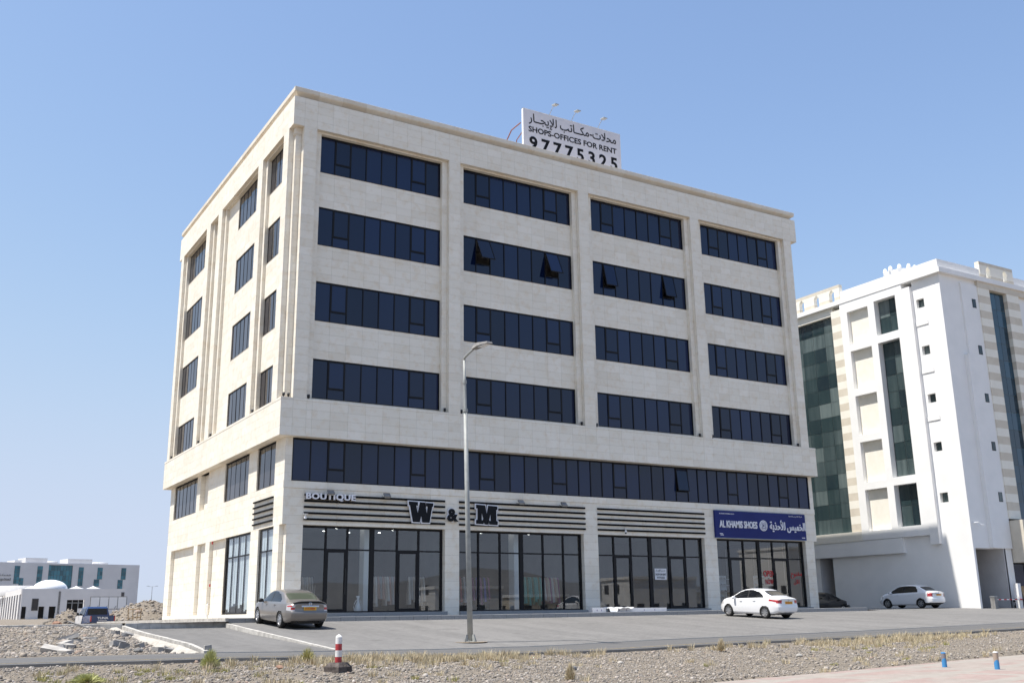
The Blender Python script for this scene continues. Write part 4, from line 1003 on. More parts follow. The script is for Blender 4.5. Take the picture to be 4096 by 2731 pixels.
def sedan(S, label, pos, yaw, pitch, name='parked_car'):
    """lofted three-box body; x forward from the rear bumper, split into body, doors, panes and lamps"""
    root = thing(name, label, 'car', pos, yaw); root.rotation_euler = (0, -pitch, yaw)
    L, ro = S['L'], S['ro']; NXs = 120; X = np.linspace(0, L, NXs)
    zt, zs, zb, w = (smoothprof(S[k], X) for k in ('top', 'belt', 'bot', 'wid'))
    rings = []
    for i in range(NXs):
        h = zt[i]-zs[i]; c = float(np.clip(h/.34, 0, 1)); W_ = w[i]; l = lambda a, b: a+(b-a)*c
        pts = [(0, zb[i]), (.80*W_, zb[i]), (.95*W_, zb[i]+.05), (.985*W_, zb[i]+.17), (W_, zb[i]+.52*(zs[i]-zb[i])), (.985*W_, zs[i]-.09), (.95*W_, zs[i]),
               (l(.87, .835)*W_, zs[i]+h*l(.55, .40)), (l(.72, .74)*W_, zs[i]+h*l(.80, .80)), (l(.52, .60)*W_, zs[i]+h*l(.93, .945)), (.30*W_, zs[i]+h*.987), (0, zt[i])]
        rings.append(catmull(pts, 5))
    G = np.array(rings); NV = G.shape[1]; V = np.zeros((NXs, NV, 3)); V[:, :, 1:] = G
    rx = lambda y, z: np.interp(z, [p[1] for p in S['rear']], [p[0] for p in S['rear']]) + S.get('rk', .16)*y*y
    fx_ = lambda y, z: np.interp(z, [p[1] for p in S['front']], [p[0] for p in S['front']]) - S.get('fk', .30)*y*y
    for i in range(NXs):
        t = X[i]/L
        sh_r = rx(G[i, :, 0], G[i, :, 1])*max(0, 1-X[i]/.55)**1.5; sh_f = (fx_(G[i, :, 0], G[i, :, 1])-L)*max(0, 1-(L-X[i])/.7)**1.5
        V[i, :, 0] = X[i]+sh_r+sh_f
    wr = S['wr']; xw = (ro, ro+S['wb']); ar = wr+.045
    vv = [tuple(p) for p in V.reshape(-1, 3)]; faces = {}; cell = L/NXs
    def put(key, f): faces.setdefault(key, []).append(f)
    for k_, p in enumerate(vv):                                         # pull arch edge vertices on to the arch
        for cx in xw:
            dx, dz = p[0]-cx, p[2]-wr; d = math.hypot(dx, dz)
            if ar-.012 < d < ar+.028 and dz > -.12 and p[1] > .5: vv[k_] = (cx+dx*ar/d, p[1], wr+dz*ar/d)
    clsf = S['classify']
    for i in range(NXs-1):
        for j in range(NV-1):
            ids = (i*NV+j, (i+1)*NV+j, (i+1)*NV+j+1, i*NV+j+1); cc = np.mean([vv[q] for q in ids], 0)
            if cc[1] > .45 and any(math.hypot(cc[0]-cx, cc[2]-wr) < ar for cx in xw): continue
            put(clsf(cc[0], cc[1], cc[2], i, j, NV), ids)
    base = len(vv); MR = 7                                              # rear and front caps
    for (i, fn, sgn) in ((0, rx, 1), (NXs-1, fx_, -1)):
        st = len(vv)
        for j in range(NV):
            y, z = G[i, j]
            for s in range(MR): yy = y*(1-s/(MR-1)); vv.append((float(fn(yy, z)) , yy, z))
        for j in range(NV-1):
            for s in range(MR-1):
                ids = (st+j*MR+s, st+j*MR+s+1, st+(j+1)*MR+s+1, st+(j+1)*MR+s); cc = np.mean([vv[q] for q in ids], 0)
                put(clsf(cc[0], cc[1], cc[2], -1 if sgn > 0 else -2, j, NV), ids if sgn < 0 else ids[::-1])
    def emit(name_, fl, mat, sides, parent=None):
        for sd in sides:
            used = {}; vs = []; fs = []
            for f in fl:
                for mir in ((1, -1) if sd == 0 else (sd,)):
                    q = []
                    for a in f:
                        key = (a, mir)
                        if key not in used: used[key] = len(vs); p = vv[a]; vs.append((p[0]-ro, p[1]*mir, p[2]))
                        q.append(used[key])
                    fs.append(tuple(q if mir == 1 else q[::-1]))
            mb = MB(); mb.add(vs, fs); o = mb.build(name_, mat, parent or root, True)
            import bmesh
            bm = bmesh.new(); bm.from_mesh(o.data); bmesh.ops.remove_doubles(bm, verts=bm.verts, dist=.0008); bmesh.ops.recalc_face_normals(bm, faces=bm.faces); bm.to_mesh(o.data); bm.free(); o.data.polygons.foreach_set('use_smooth', [True]*len(o.data.polygons))
        return o
    pm = S['paint']
    spec = {'body': ('body', pm, (0,)), 'fdoor': ('door', pm, (1, -1)), 'rdoor': ('door', pm, (1, -1)), 'fwin': ('side_window', S.get('side_glass', CGLASS), (1, -1)), 'rwin': ('side_window', S.get('side_glass', CGLASS), (1, -1)), 'rear': ('rear_window', S.get('rear_glass', CGLASS), (0,)), 'wind': ('windscreen', CGLASS, (0,)), 'tail': ('tail_lamp', REDL, (1, -1)), 'tailc': ('tail_lamp_surround', CLEARL, (1, -1)), 'head': ('headlight', CLEARL, (1, -1)), 'trim': ('dark_trim', TRIMB, (1, -1)), 'ltrim': ('bumper_trim', TRIMB, (0,))}
    for k, fl in faces.items(): nm, mt, sd = spec[k]; emit(nm, fl, mt, sd)
    # wheels and dark wheel wells
    yw = S['W']/2-.115
    for cx in xw:
        for s in (1, -1): wheel_part(root, cx-ro, s*yw, s, wr, S.get('spokes', 7), S.get('rim', RIM))
    mb = MB()
    for cx in xw:
        for s in (1, -1):
            n = 16; vs = []
            for k in range(n+1):
                a = math.pi*(-.12+1.24*k/n); vs += [(cx-ro+math.cos(a)*(ar+.004), s*(S['W']/2-.03), wr+math.sin(a)*(ar+.004)), (cx-ro+math.cos(a)*(ar+.004), s*.42, wr+math.sin(a)*(ar+.004))]
            mb.add(vs, [(2*k, 2*k+2, 2*k+3, 2*k+1) for k in range(n)]); mb.add([v for v in vs[1::2]], [tuple(range(n+1))])
    mb.build('wheel_wells', TRIMB, root)
    mb = MB(); mb.box(.35-ro, L-.45-ro, -.55, .55, .20, .28); mb.build('underbody', TRIMB, root)
    for s in (1, -1):                                                   # mirrors and handles
        xm = S['mirror']; zm = float(np.interp(xm, X, zs))+.07; ym = float(np.interp(xm, X, w))
        mb = MB(); mb.lathe([(0, -.11), (.055, -.10), (.075, -.04), (.08, .05), (.06, .10), (0, .11)], 12, (xm-ro-.04, s*(ym+.06), zm), 'y'); mb.tube([(xm-ro, s*(ym-.06), zm-.05), (xm-ro-.02, s*(ym+.04), zm-.02)], .025, 6); mb.build('mirror', S.get('mirror_mat', pm), root, True)
        for xh in S['handles']:
            zh = float(np.interp(xh, X, zs))-.10; yh = float(np.interp(xh, X, w))*.99
            mb = MB(); mb.obox((xh-ro, s*(yh+.012), zh), (.085, 0, 0), (0, .014, 0), (0, 0, .017)); mb.build('door_handle', S.get('handle_mat', pm), root)
    # plate, badge, chrome, exhausts
    px = lambda y, z: float(rx(y, z))-ro
    pz = S['plate_z']; mb = MB(); mb.obox((px(.2, pz)-.022, 0, pz), (.006, 0, 0), (0, .26, 0), (0, 0, .062)); pl = mb.build('number_plate', PLATE, root)
    lettering('plate_number', S['plate'], root, REDINK if S.get('plate_ink', 1) else INK, (px(.2, pz)-.030, .22, pz-.035), .42, .07, .003, .03, (0, -1, 0))
    if S.get('chrome_z'):
        z = S['chrome_z']; mb = MB()
        for k in range(6): y0, y1 = -.36+.12*k, -.24+.12*k; mb.add([(px(y0, z)-.03, y0, z-.03), (px(y1, z)-.03, y1, z-.03), (px(y1, z)-.035, y1, z+.03), (px(y0, z)-.035, y0, z+.03)], [(0,1,2,3)])
        mb.tube([(px(.36, z)-.02, .36, z), (px(0, z)-.035, 0, z), (px(.36, z)-.02, -.36, z)], .03, 8); mb.build('chrome_strip', CHROME, root)
    z = S['badge_z']; mb = MB(); mb.lathe([(.045, 0), (.055, -.008), (.065, 0)], 18, (px(0, z)-.005, 0, z), 'x'); mb.box(px(0, z)-.012, px(0, z)-.004, -.05, .05, z-.012, z+.012); mb.build('badge', CHROME, root)
    for y in S.get('exhaust', ()):
        mb = MB(); mb.lathe([(.035, .0), (.04, .0), (.04, .14), (.033, .14), (.033, .02), (0, .02)], 12, (px(y, .3)-.02, y, .29), 'x'); mb.build('exhaust', BLACKP, root)
    if S.get('spoiler'):
        xs_, z = S['spoiler']; mb = MB(); n = 14; vs = []
        for k in range(n+1):
            y = -.66+1.32*k/n; e = abs(y)/.66; h = .075*(1-e**4)+.0; x0 = xs_+.10*y*y*1.2-ro
            vs += [(x0-.09, y, z+h), (x0+.10, y, z+h-.005), (x0+.11, y, z-.01), (x0-.05, y, z+h-.045)]
        mb.add(vs, [(4*k+a, 4*k+4+a, 4*k+4+(a+1) % 4, 4*k+(a+1) % 4) for k in range(n) for a in range(4)]); o = mb.build('spoiler', pm, root, True); fixnormals(o.data)
    if S.get('seats'):
        pass
    if S.get('aerial'):
        xa, ya, za = S['aerial']; mb = MB(); mb.tube([(xa-ro, ya, za), (xa-ro-.05, ya, za+.42)], .006, 5); mb.build('aerial', STEEL, root)
    return root
def mk_class(side, bpil, rw, ww, rdoor, fdoor, tail, head, tailc=None, trimz=None):
    def f(x, y, z, i, j, NV):
        up = j > NV*.55
        if i >= 0 and up:
            if inpoly(x, z, side) and j < NV*.84:
                if abs(x-bpil) < .035: return 'trim'
                return 'rwin' if x < bpil else 'fwin'
            if rw[0] < x < rw[1] and y < rw[2]+(x-rw[0])/(rw[1]-rw[0])*(rw[3]-rw[2]) and j > NV*.74: return 'rear'
            if ww[0] < x < ww[1] and y < ww[3]+(x-ww[0])/(ww[1]-ww[0])*(ww[2]-ww[3]) and j > NV*.74: return 'wind'
        if tail(x, y, z): return 'tail'
        if tailc and tailc(x, y, z): return 'tailc'
        if head(x, y, z): return 'head'
        if trimz and trimz(x, y, z): return 'ltrim'
        if i >= 0 and z > .27 and j < NV*.62 and y > .4:
            if rdoor[0] < x < rdoor[1]: return 'rdoor'
            if fdoor[0] < x < fdoor[1]: return 'fdoor'
        return 'body'
    return f
ALT = dict(L=4.82, ro=1.06, wb=2.776, W=1.795, wr=.325, paint=P_BRONZE, plate='33288', plate_z=.80, chrome_z=.89, badge_z=.975, mirror=3.30, mirror_mat=TRIMB, handles=(1.75, 2.75), spokes=7, exhaust=(.48, -.48), spoiler=(.16, 1.025), rear_glass=CGLASSG,
    top=[(0,.99),(.12,1.03),(.5,1.055),(.72,1.08),(1.35,1.375),(1.75,1.45),(2.2,1.47),(2.6,1.452),(3.0,1.36),(3.62,1.03),(3.9,.985),(4.4,.89),(4.7,.77),(4.82,.68)],
    belt=[(0,.91),(.5,.975),(1.2,.985),(2.5,.935),(3.6,.905),(4.2,.83),(4.7,.70),(4.82,.62)], bot=[(0,.34),(.35,.26),(.9,.2),(4.2,.18),(4.6,.2),(4.82,.28)],
    wid=[(0,.74),(.12,.80),(.45,.865),(1.0,.893),(2.4,.897),(3.8,.885),(4.4,.83),(4.7,.72),(4.82,.62)], rear=[(.10,.3),(.03,.42),(.0,.55),(.0,.66),(.045,.70),(.06,.80),(.05,.98),(.10,1.06)], front=[(4.70,.2),(4.80,.35),(4.82,.5),(4.78,.7),(4.70,.9)],
    classify=mk_class([(1.15,.985),(1.22,1.10),(1.55,1.285),(1.95,1.375),(2.55,1.378),(2.92,1.29),(3.5,1.0),(3.52,.955)], 2.30, (.80,1.34,.66,.58), (3.02,3.58,.56,.68), (1.42,2.30), (2.34,3.45),
        lambda x,y,z: (y-.70)**2+(z-.80)**2 < .055**2 and x < .45 or (x < .40 and .86 < z < .90+.12*max(0,.4-x) and y > .70), lambda x,y,z: x > 4.25 and .60 < z < .76 and y > .48, lambda x,y,z: x < .42 and .70 < z < .93 and y > .60-(z-.70)*.25))
ALT['aerial'] = (1.0, -.5, 1.25)
YAR = dict(L=4.41, ro=.93, wb=2.55, W=1.70, wr=.30, paint=P_WHITE, plate='8412', plate_z=.80, badge_z=.95, mirror=3.05, handles=(1.62, 2.55), spokes=8, handle_mat=P_WHITE,
    top=[(0,1.0),(.1,1.05),(.45,1.09),(.62,1.12),(1.2,1.39),(1.6,1.465),(2.05,1.475),(2.45,1.44),(2.8,1.34),(3.45,1.0),(3.7,.97),(4.1,.88),(4.32,.76),(4.41,.66)],
    belt=[(0,.93),(.5,1.0),(1.1,1.0),(2.3,.93),(3.4,.88),(4.0,.78),(4.3,.68),(4.41,.6)], bot=[(0,.34),(.3,.25),(.8,.2),(3.9,.18),(4.2,.2),(4.41,.3)],
    wid=[(0,.70),(.12,.76),(.4,.82),(.9,.846),(2.2,.85),(3.5,.84),(4.0,.79),(4.28,.68),(4.41,.56)], rear=[(.08,.3),(.02,.42),(.0,.58),(.03,.70),(.06,.85),(.03,1.0),(.08,1.08)], front=[(4.32,.2),(4.40,.35),(4.41,.5),(4.36,.7),(4.30,.9)],
    classify=mk_class([(1.0,1.0),(1.10,1.13),(1.4,1.30),(1.8,1.385),(2.35,1.375),(2.7,1.28),(3.30,.98),(3.32,.93)], 2.12, (.66,1.18,.60,.54), (2.84,3.40,.52,.64), (1.28,2.12), (2.16,3.20),
        lambda x,y,z: x < .62 and .78+.16*max(0,x-.1) < z < .93+.05*max(0,x-.05) and y > .46, lambda x,y,z: x > 3.85 and .62 < z < .80 and y > .42))
TII = dict(L=4.40, ro=.90, wb=2.60, W=1.695, wr=.305, paint=P_WHITE, plate='5270', plate_z=.86, badge_z=.98, mirror=3.15, handles=(1.7, 2.62), spokes=6, chrome_z=.93,
    top=[(0,1.02),(.08,1.07),(.4,1.10),(.52,1.12),(1.05,1.42),(1.5,1.52),(2.0,1.535),(2.5,1.50),(2.9,1.37),(3.55,1.02),(3.8,.97),(4.15,.87),(4.32,.76),(4.40,.66)],
    belt=[(0,.95),(.5,1.0),(1.1,1.0),(2.3,.95),(3.4,.91),(4.0,.80),(4.3,.70),(4.40,.6)], bot=[(0,.34),(.3,.26),(.8,.2),(3.9,.19),(4.2,.2),(4.40,.3)],
    wid=[(0,.72),(.12,.77),(.4,.82),(.9,.845),(2.2,.847),(3.5,.84),(4.0,.80),(4.28,.69),(4.40,.58)], rear=[(.06,.3),(.0,.42),(.0,.62),(.05,.70),(.06,.85),(.03,1.0),(.07,1.1)], front=[(4.31,.2),(4.39,.35),(4.40,.5),(4.35,.7),(4.29,.9)],
    classify=mk_class([(1.12,1.0),(1.10,1.10),(1.30,1.40),(1.6,1.445),(2.4,1.43),(2.8,1.32),(3.42,1.0),(3.44,.94)], 2.18, (.56,1.02,.62,.56), (2.95,3.50,.52,.66), (1.32,2.18), (2.22,3.25),
        lambda x,y,z: x < .36 and .72 < z < .98 and y > .60-(z-.72)*-.15, lambda x,y,z: x > 3.85 and .62 < z < .82 and y > .44, None, lambda x,y,z: x < .9 and z < .34))
BLK = dict(TII); BLK.update(paint=P_BLACK, plate='2096', spokes=6, chrome_z=None)
def on_court(x, y, fn=fz2): return float(fn(np.array(x), np.array(y)))
def place(S, label, x, y, yaw, fn=fz2):
    c, s = math.cos(R(yaw)), math.sin(R(yaw)); za = on_court(x, y, fn); zb_ = on_court(x+c*S['wb'], y+s*S['wb'], fn)
    return sedan(S, label, (x, y, za), R(yaw), math.atan2(zb_-za, S['wb']))
place(ALT, 'warm silver sedan with a boot spoiler parked by the corner of the stone building', -1.10, -7.14, 91)
place(YAR, 'white sedan parked in front of the blue shoe shop board', 23.85, -8.49, 92.4)
place(TII, 'white sedan half in shade beside the white neighbouring building', 44.44, -1.95, 92.9)
place(BLK, 'black car whose nose shows behind the last stone pillar', 41.7, 6.3, -10, lambda x, y: -.30+0*x)

# pickup behind the building
def pickup():
    r = thing('pickup_truck', 'blue and white pickup with TUNA painted on its tailgate', 'pickup', (-1.62, 36.1, -.78), R(94))
    # local: x forward, rear axle at 0; tailgate at -1.25
    mb = MB(); prof = [(-1.25,.55),(-1.25,1.08),(.42,1.08),(.42,.50)]
    side = [(.42,.42),(.42,1.10),(.52,1.62),(.66,1.74),(1.9,1.76),(2.15,1.66),(2.65,1.14),(3.55,1.04),(3.85,.92),(3.92,.62),(3.85,.38)]
    W1 = .88; vs = []; fs = []
    def wy(z): return W1 if z < 1.12 else W1-(z-1.12)*.28
    n = len(side)
    for s in (1, -1): vs += [(x, s*wy(z)*(1 if x < 3.5 else .93), z) for x, z in side]
    fs = [tuple(range(n)), tuple(range(2*n-1, n-1, -1))] + [(i, i+n, (i+1) % n+n, (i+1) % n) for i in range(n)]
    mb.add(vs, fs); o = mb.build('cab', P_BLUE, r); fixnormals(o.data)
    for s in (1, -1): m2 = MB(); yq = s*.888; m2.add([(1.55,yq,.44),(3.45,yq,.40),(3.45,yq,1.03),(2.66,yq,1.12),(1.15,yq,1.10)], [(0,1,2,3,4)] if s > 0 else [(4,3,2,1,0)]); m2.build('white_door_panel', P_WHITE, r)
    m2 = MB(); m2.add([(2.68,-.84,1.147),(3.5,-.80,1.056),(3.5,.80,1.056),(2.68,.84,1.147)], [(0,1,2,3)]); m2.build('bonnet', P_WHITE, r)
    mb = MB()
    for s in (1, -1): mb.box(-1.25, .40, s*.88-(.07 if s > 0 else 0), s*.88+(0 if s > 0 else .07), .55, 1.08)
    mb.box(-1.20, .40, -.82, .82, .55, .62); mb.box(.34, .41, -.82, .82, .6, 1.08); mb.build('bed', P_BLUE, r)
    mb = MB(); mb.box(-1.30, -1.24, -.80, .80, .58, 1.08); tg = mb.build('tailgate', P_BLUE, r)
    lettering('lettering', 'TUNA', tg, WHITEM, (-1.305, .40, .82), .80, .17, .006, .05, (0, -1, 0)); mb = MB(); mb.box(-1.306, -1.30, -.30, .30, .72, .755, WHITEM); mb.build('small_print', None, tg)
    mb = MB(); mb.box(-1.42, -1.28, -.86, -.30, .42, .56); mb.box(-1.42, -1.28, .30, .86, .42, .56); mb.box(-1.36, -1.28, -.30, .30, .40, .52); mb.build('bumper', CHROME, r)
    mb = MB(); mb.box(-1.372, -1.362, -.24, .24, .42, .52, REDINK); mb.build('number_plate', None, r)
    for s in (1, -1):
        mb = MB(); mb.box(-1.31, -1.20, s*.885-(.09 if s > 0 else 0), s*.885+(0 if s > 0 else .09), .66, 1.05); mb.build('tail_lamp', REDL, r)
        mb = MB(); mb.add([(2.35, s*.88, 1.10), (2.35, s*1.06, 1.12), (2.35, s*1.06, 1.32), (2.35, s*.90, 1.30), (2.47, s*.88, 1.10), (2.47, s*1.04, 1.14), (2.47, s*1.04, 1.30), (2.47, s*.90, 1.30)], [(0,1,2,3),(7,6,5,4),(0,4,5,1),(1,5,6,2),(2,6,7,3),(3,7,4,0)]); mb.build('mirror', BLACKP, r)
        mb = MB(); yy = lambda z: s*(wy(z)+.006)
        mb.add([(.75, yy(1.16), 1.16), (1.55, yy(1.16), 1.16), (1.55, yy(1.62), 1.62), (.85, yy(1.62), 1.62)], [(0,1,2,3)]); mb.add([(1.62, yy(1.16), 1.16), (2.5, yy(1.16), 1.16), (2.12, yy(1.60), 1.60), (1.62, yy(1.62), 1.62)], [(0,1,2,3)]); mb.build('side_window', CGLASS, r)
        for x in (0, 3.05): wheel_part(r, x, s*.76, s, .36, 6)
    mb = MB(); mb.add([(.425, .72, 1.16), (.425, -.72, 1.16), (.52, -.66, 1.60), (.52, .66, 1.60)], [(0,1,2,3)]); o = mb.build('rear_window', CGLASS, r)
    for v in o.data.vertices: v.co.x -= .012
    mb = MB(); mb.box(-1.2, 3.7, -.6, .6, .32, .44); mb.build('chassis', TRIMB, r)
    mb = MB(); mb.box(-1.24, .41, -.89, .89, 1.08, 1.10); 
    return r
pickup()
# ------------------------------------------------------------------ white neighbouring building
NX, NY = 47.0, -4.05
Nb = thing('white_building', 'white office block with teal glass bays and beige striped quoins', 'building', (NX, NY, 0))
NW = MB(); nb = lambda x0, x1, y0, y1, z0, z1, mat=WHITE: NW.box(x0-NX, x1-NX, y0-NY, y1-NY, z0, z1, mat)
DEEP = 34.0; XR = 80.0; FX = NX-.28
# side wall bands built as boxes around the openings (wall plane x = 47, thickness inwards)
T0, T1 = NX, NX+.9
ZT = 22.75
def wallL(y0, y1, z0, z1, x0=NX, mat=WHITE): nb(x0, NX+1.2, y0, y1, z0, z1, mat)
# piece 1: corner strip with small windows  y -4.05 .. -1.75
SW = [(7.10, 7.77), (10.69, 11.33), (14.18, 14.82), (17.71, 18.38), (21.25, 21.92)]
nb(NX, 47.2, NY, -2.6, -.6, 23.4); wallL(-1.95, -1.7, -.6, 23.4)
zc = -.6
for (a, b_) in SW: wallL(-2.6, -1.95, zc, a); zc = b_
wallL(-2.6, -1.95, zc, 23.4)
for (a, b_) in SW:
    mb = MB(); mb.box(.28, .30, -2.58-NY, -1.97-NY, a+.02, b_-.02); W_ = mb.build('window', FRAME, Nb); mb = MB(); mb.box(.262, .278, -2.55-NY, -2.0-NY, a+.05, b_-.05); mb.build('pane', TEAL, W_)
# raised little panels between the small windows
for (a, b_) in SW[1:]:
    mb = MB(); mb.box(-.05, .0, -2.75-NY, -1.75-NY, a+1.75 if False else b_+1.55, b_+1.85); mb.build('wall_panel', WHITE, Nb)
wallL(-1.7, -.98, 4.29, 23.0, NX-.30); wallL(-1.7, -.98, -.6, 4.29, NX)                     # flat pilaster
wallL(-.98, -.36, 4.95, 23.4, FX); wallL(-.98, -.36, -.6, 4.95)
# framed bay with tall teal windows y -.36..1.6 and blank panels y 2.22..4.22
WZ = [(5.69, 8.68), (9.27, 19.42), (20.02, 22.73)]; PZ = [(5.60, 8.63), (9.20, 12.24), (12.78, 15.82), (16.35, 19.38), (19.95, 22.56)]
def column_with(y0, y1, zs, zlo, zhi, x0=FX):
    z = zlo
    for (a, b_) in zs: wallL(y0, y1, z, a, x0); z = b_
    wallL(y0, y1, z, zhi, x0)
column_with(-.36, 1.61, WZ, 4.95, 23.4); wallL(1.61, 2.22, 4.95, 23.4, FX); column_with(2.22, 4.24, PZ, 4.95, 23.4); wallL(4.24, 4.92, 4.95, 23.4, FX)
wallL(-.36, 1.40, -.6, 4.95); wallL(1.40, 8.25, -.6, 3.85, NX+.02); wallL(1.40, 30, 3.85, 4.93, NX-.25)
GRID = flat('mullion_dark', (.10, .12, .12), .4)
for (a, b_) in WZ:
    W_ = MB(); W_.box(.24, .26, -.34-NY, 1.59-NY, a+.02, b_-.02); W_ = W_.build('window', GRID, Nb); n = max(2, round((b_-a)/1.25)); h = (b_-a)/n
    for k in range(n):
        for (y0, y1) in ((-.33, .60), (.63, 1.58)):
            mb = MB(); mb.box(.215, .235, y0-NY, y1-NY, a+k*h+.02, a+(k+1)*h-.02); mb.build('pane', TEAL, W_)
for (a, b_) in PZ:
    mb = MB(); mb.box(.06, .50, 2.2-NY, 4.26-NY, a-.02, b_+.02); mb.build('recessed_panel', CREAM, Nb)
# striped quoin and curtain wall
for k in range(30):
    z0 = 5.63+k*(23.0-5.63)/30; z1 = 5.63+(k+1)*(23.0-5.63)/30
    mb = MB(); mb.box(-.24, .8, 4.93-NY, 5.87-NY, z0, z1); mb.build('quoin', BEIGE if k % 2 == 0 else CREAM, Nb)
wallL(4.93, 30, 4.94, 5.63, NX-.30, CREAM); wallL(5.87, 30, 22.75, 23.4, NX-.06, CREAM)
CWF = MB(); CWF.box(.22, .26, 5.87-NY, 26-NY, 5.63, 22.75); CW = CWF.build('curtain_wall', GRID, Nb)
ny_, nz_ = 16, 15
for i in range(ny_):
    for k in range(nz_):
        y0 = 5.89+i*1.22; z0 = 5.66+k*1.137; mb = MB(); j = random.uniform(-.006, .006)
        mb.add([(.20+j, y0-NY, z0), (.20-j, y0+1.19-NY, z0), (.20-j*.4, y0+1.19-NY, z0+1.11), (.20+j*.6, y0-NY, z0+1.11), (.22, y0-NY, z0), (.22, y0+1.19-NY, z0), (.22, y0+1.19-NY, z0+1.11), (.22, y0-NY, z0+1.11)], [(0,3,2,1),(0,1,5,4),(1,2,6,5),(2,3,7,6),(3,0,4,7)]); mb.build('pane', TEAL, CW)
# lower storey opening
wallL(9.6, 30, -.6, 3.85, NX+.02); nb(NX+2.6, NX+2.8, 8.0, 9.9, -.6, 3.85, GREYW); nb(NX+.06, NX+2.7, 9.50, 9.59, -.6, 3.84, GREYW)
# cornice, parapet, crenels
nb(NX-.32, XR, NY-.32, NY+DEEP, 23.40, 23.76); nb(NX, NX+.3, NY, 4.95, 23.76, 24.5); nb(NX, NX+.3, 16.2, NY+DEEP, 23.76, 24.5); nb(NX+.3, 51.9, NY, NY+.3, 23.76, 24.5); nb(56.0, XR, NY, NY+.3, 23.76, 24.5)
def crenel(ax, a0, a1, n):
    mb = MB(); w = (a1-a0)/n
    def bxx(p0, p1, z0, z1, mat): (mb.box(-.06, .30, p0-NY, p1-NY, z0, z1, mat) if ax == 'L' else mb.box(p0-NX, p1-NX, -.06, .30, z0, z1, mat))
    for k in range(n):
        c = a0+w*(k+.5); h = .26
        for (z0, z1, mt) in ((23.76, 24.12, BEIGE), (24.12, 24.62, CREAM)): bxx(a0+w*k, c-h, z0, z1, mt); bxx(c+h, a0+w*(k+1), z0, z1, mt)
        for (t, zz0, zz1) in ((.20, 24.62, 24.72), (.11, 24.72, 24.80), (.04, 24.80, 24.86)): bxx(a0+w*k, c-t, zz0, zz1, CREAM); bxx(c+t, a0+w*(k+1), zz0, zz1, CREAM)
    bxx(a0, a1, 24.86, 25.12, BEIGE)
    mb.build('crenellated_parapet', None, Nb)
crenel('L', 4.95, 16.2, 7); crenel('F', 51.9, 56.0, 2)
# front face
for (x0, x1, z0, z1) in ((47.2, 50.32, 3.88, 23.4), (50.32, 51.15, -.6, 7.10)): nb(x0, x1, NY, NY+1.2, z0, z1)
nb(48.8, 49.25, NY-.30, NY, 3.9, 17.55); nb(49.25, 51.15, NY-.12, NY, 3.9, 23.0)
zc = 7.10
for (a, b_) in SW: nb(50.32, 50.36, NY, NY+1.2, zc, b_); nb(50.80, 51.15, NY, NY+1.2, zc, b_); nb(50.36, 50.80, NY, NY+1.2, zc, a); zc = b_
nb(50.32, 51.15, NY, NY+1.2, zc, 23.4)
for (a, b_) in SW:
    mb = MB(); mb.box(50.36-NX, 50.80-NX, -.13, -.122, a, b_); W_ = mb.build('window', FRAME, Nb); mb = MB(); mb.box(50.39-NX, 50.77-NX, -.138, -.131, a+.04, b_-.04); mb.build('pane', TEAL, W_)
for (x0, x1) in ((51.15, 52.5), (54.6, 56.1)):
    for k in range(29):
        z0 = 5.95+k*(22.9-5.95)/29; z1 = 5.95+(k+1)*(22.9-5.95)/29; mb = MB(); mb.box(x0-NX, x1-NX, -.20, .6, z0, z1); mb.build('quoin', BEIGE if k % 2 else CREAM, Nb)
nb(51.15, 60, NY-.22, NY+.6, 22.9, 23.4, BEIGE)
F_ = MB(); F_.box(52.5-NX, 54.6-NX, .12, .16, 5.9, 22.9); F_ = F_.build('curtain_wall', GRID, Nb)
for k in range(13):
    z0 = 5.95+k*1.30
    for (x0, x1) in ((52.52, 53.54), (53.57, 54.58)): mb = MB(); mb.box(x0-NX, x1-NX, .10, .118, z0, z0+1.27); mb.build('pane', TEALB, F_)
nb(56.1, XR, NY, NY+1.2, 3, 23.4); nb(XR-.5, XR, NY, NY+DEEP, -.6, 23.4); nb(NX, XR, NY+DEEP-.5, NY+DEEP, -.6, 23.4)
nb(NX+1.2, XR, NY+1.2, NY+DEEP, 23.2, 23.4)
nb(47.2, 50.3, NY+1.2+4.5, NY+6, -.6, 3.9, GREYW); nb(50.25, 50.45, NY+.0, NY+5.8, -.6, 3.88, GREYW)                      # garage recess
# sign box and shop glass at the far right
nb(51.2, 60, NY-1.1, NY, 2.95, 5.82, BEIGE)
NW.build('wall', None, Nb)
mb = MB(); mb.box(51.2-NX, 60-NX, .3, .34, -.4, 2.95); S_ = mb.build('shop_front', FRAME, Nb)
for k in range(6): mb = MB(); mb.box(51.25-NX+k*1.45, 52.62-NX+k*1.45, .26, .28, -.3, 2.9); mb.build('pane', TINT, S_)
for x in (47.6, 48.3): 
    pass
mb = MB(); mb.tube([(.3, -.02, 5.55), (.55, -.22, 5.6), (.7, -.3, 5.42), (1.0, -.32, 5.4)], .035, 6); mb.build('pipe', WHITEM, Nb)
# rooftop tank
tk = thing('water_tank', 'white scalloped rooftop structure on the neighbouring roof', 'roof structure', (50.3, 1.6, 23.72)); tk.scale = (.85, .85, 1.10)
mb = MB(); mb.lathe([(0, 0), (1.4, 0), (1.45, 1.5), (1.5, 1.62), (1.3, 1.75), (0, 1.85)], 24); mb.build('drum', WHITEM, tk, True)
for k in range(10):
    a = 2*math.pi*k/10; mb = MB(); mb.lathe([(0, 1.55), (.20, 1.6), (.22, 1.85), (.12, 2.05), (0, 2.1)], 10, (1.35*math.cos(a), 1.35*math.sin(a), 0)); mb.build('knob', WHITEM, tk, True)
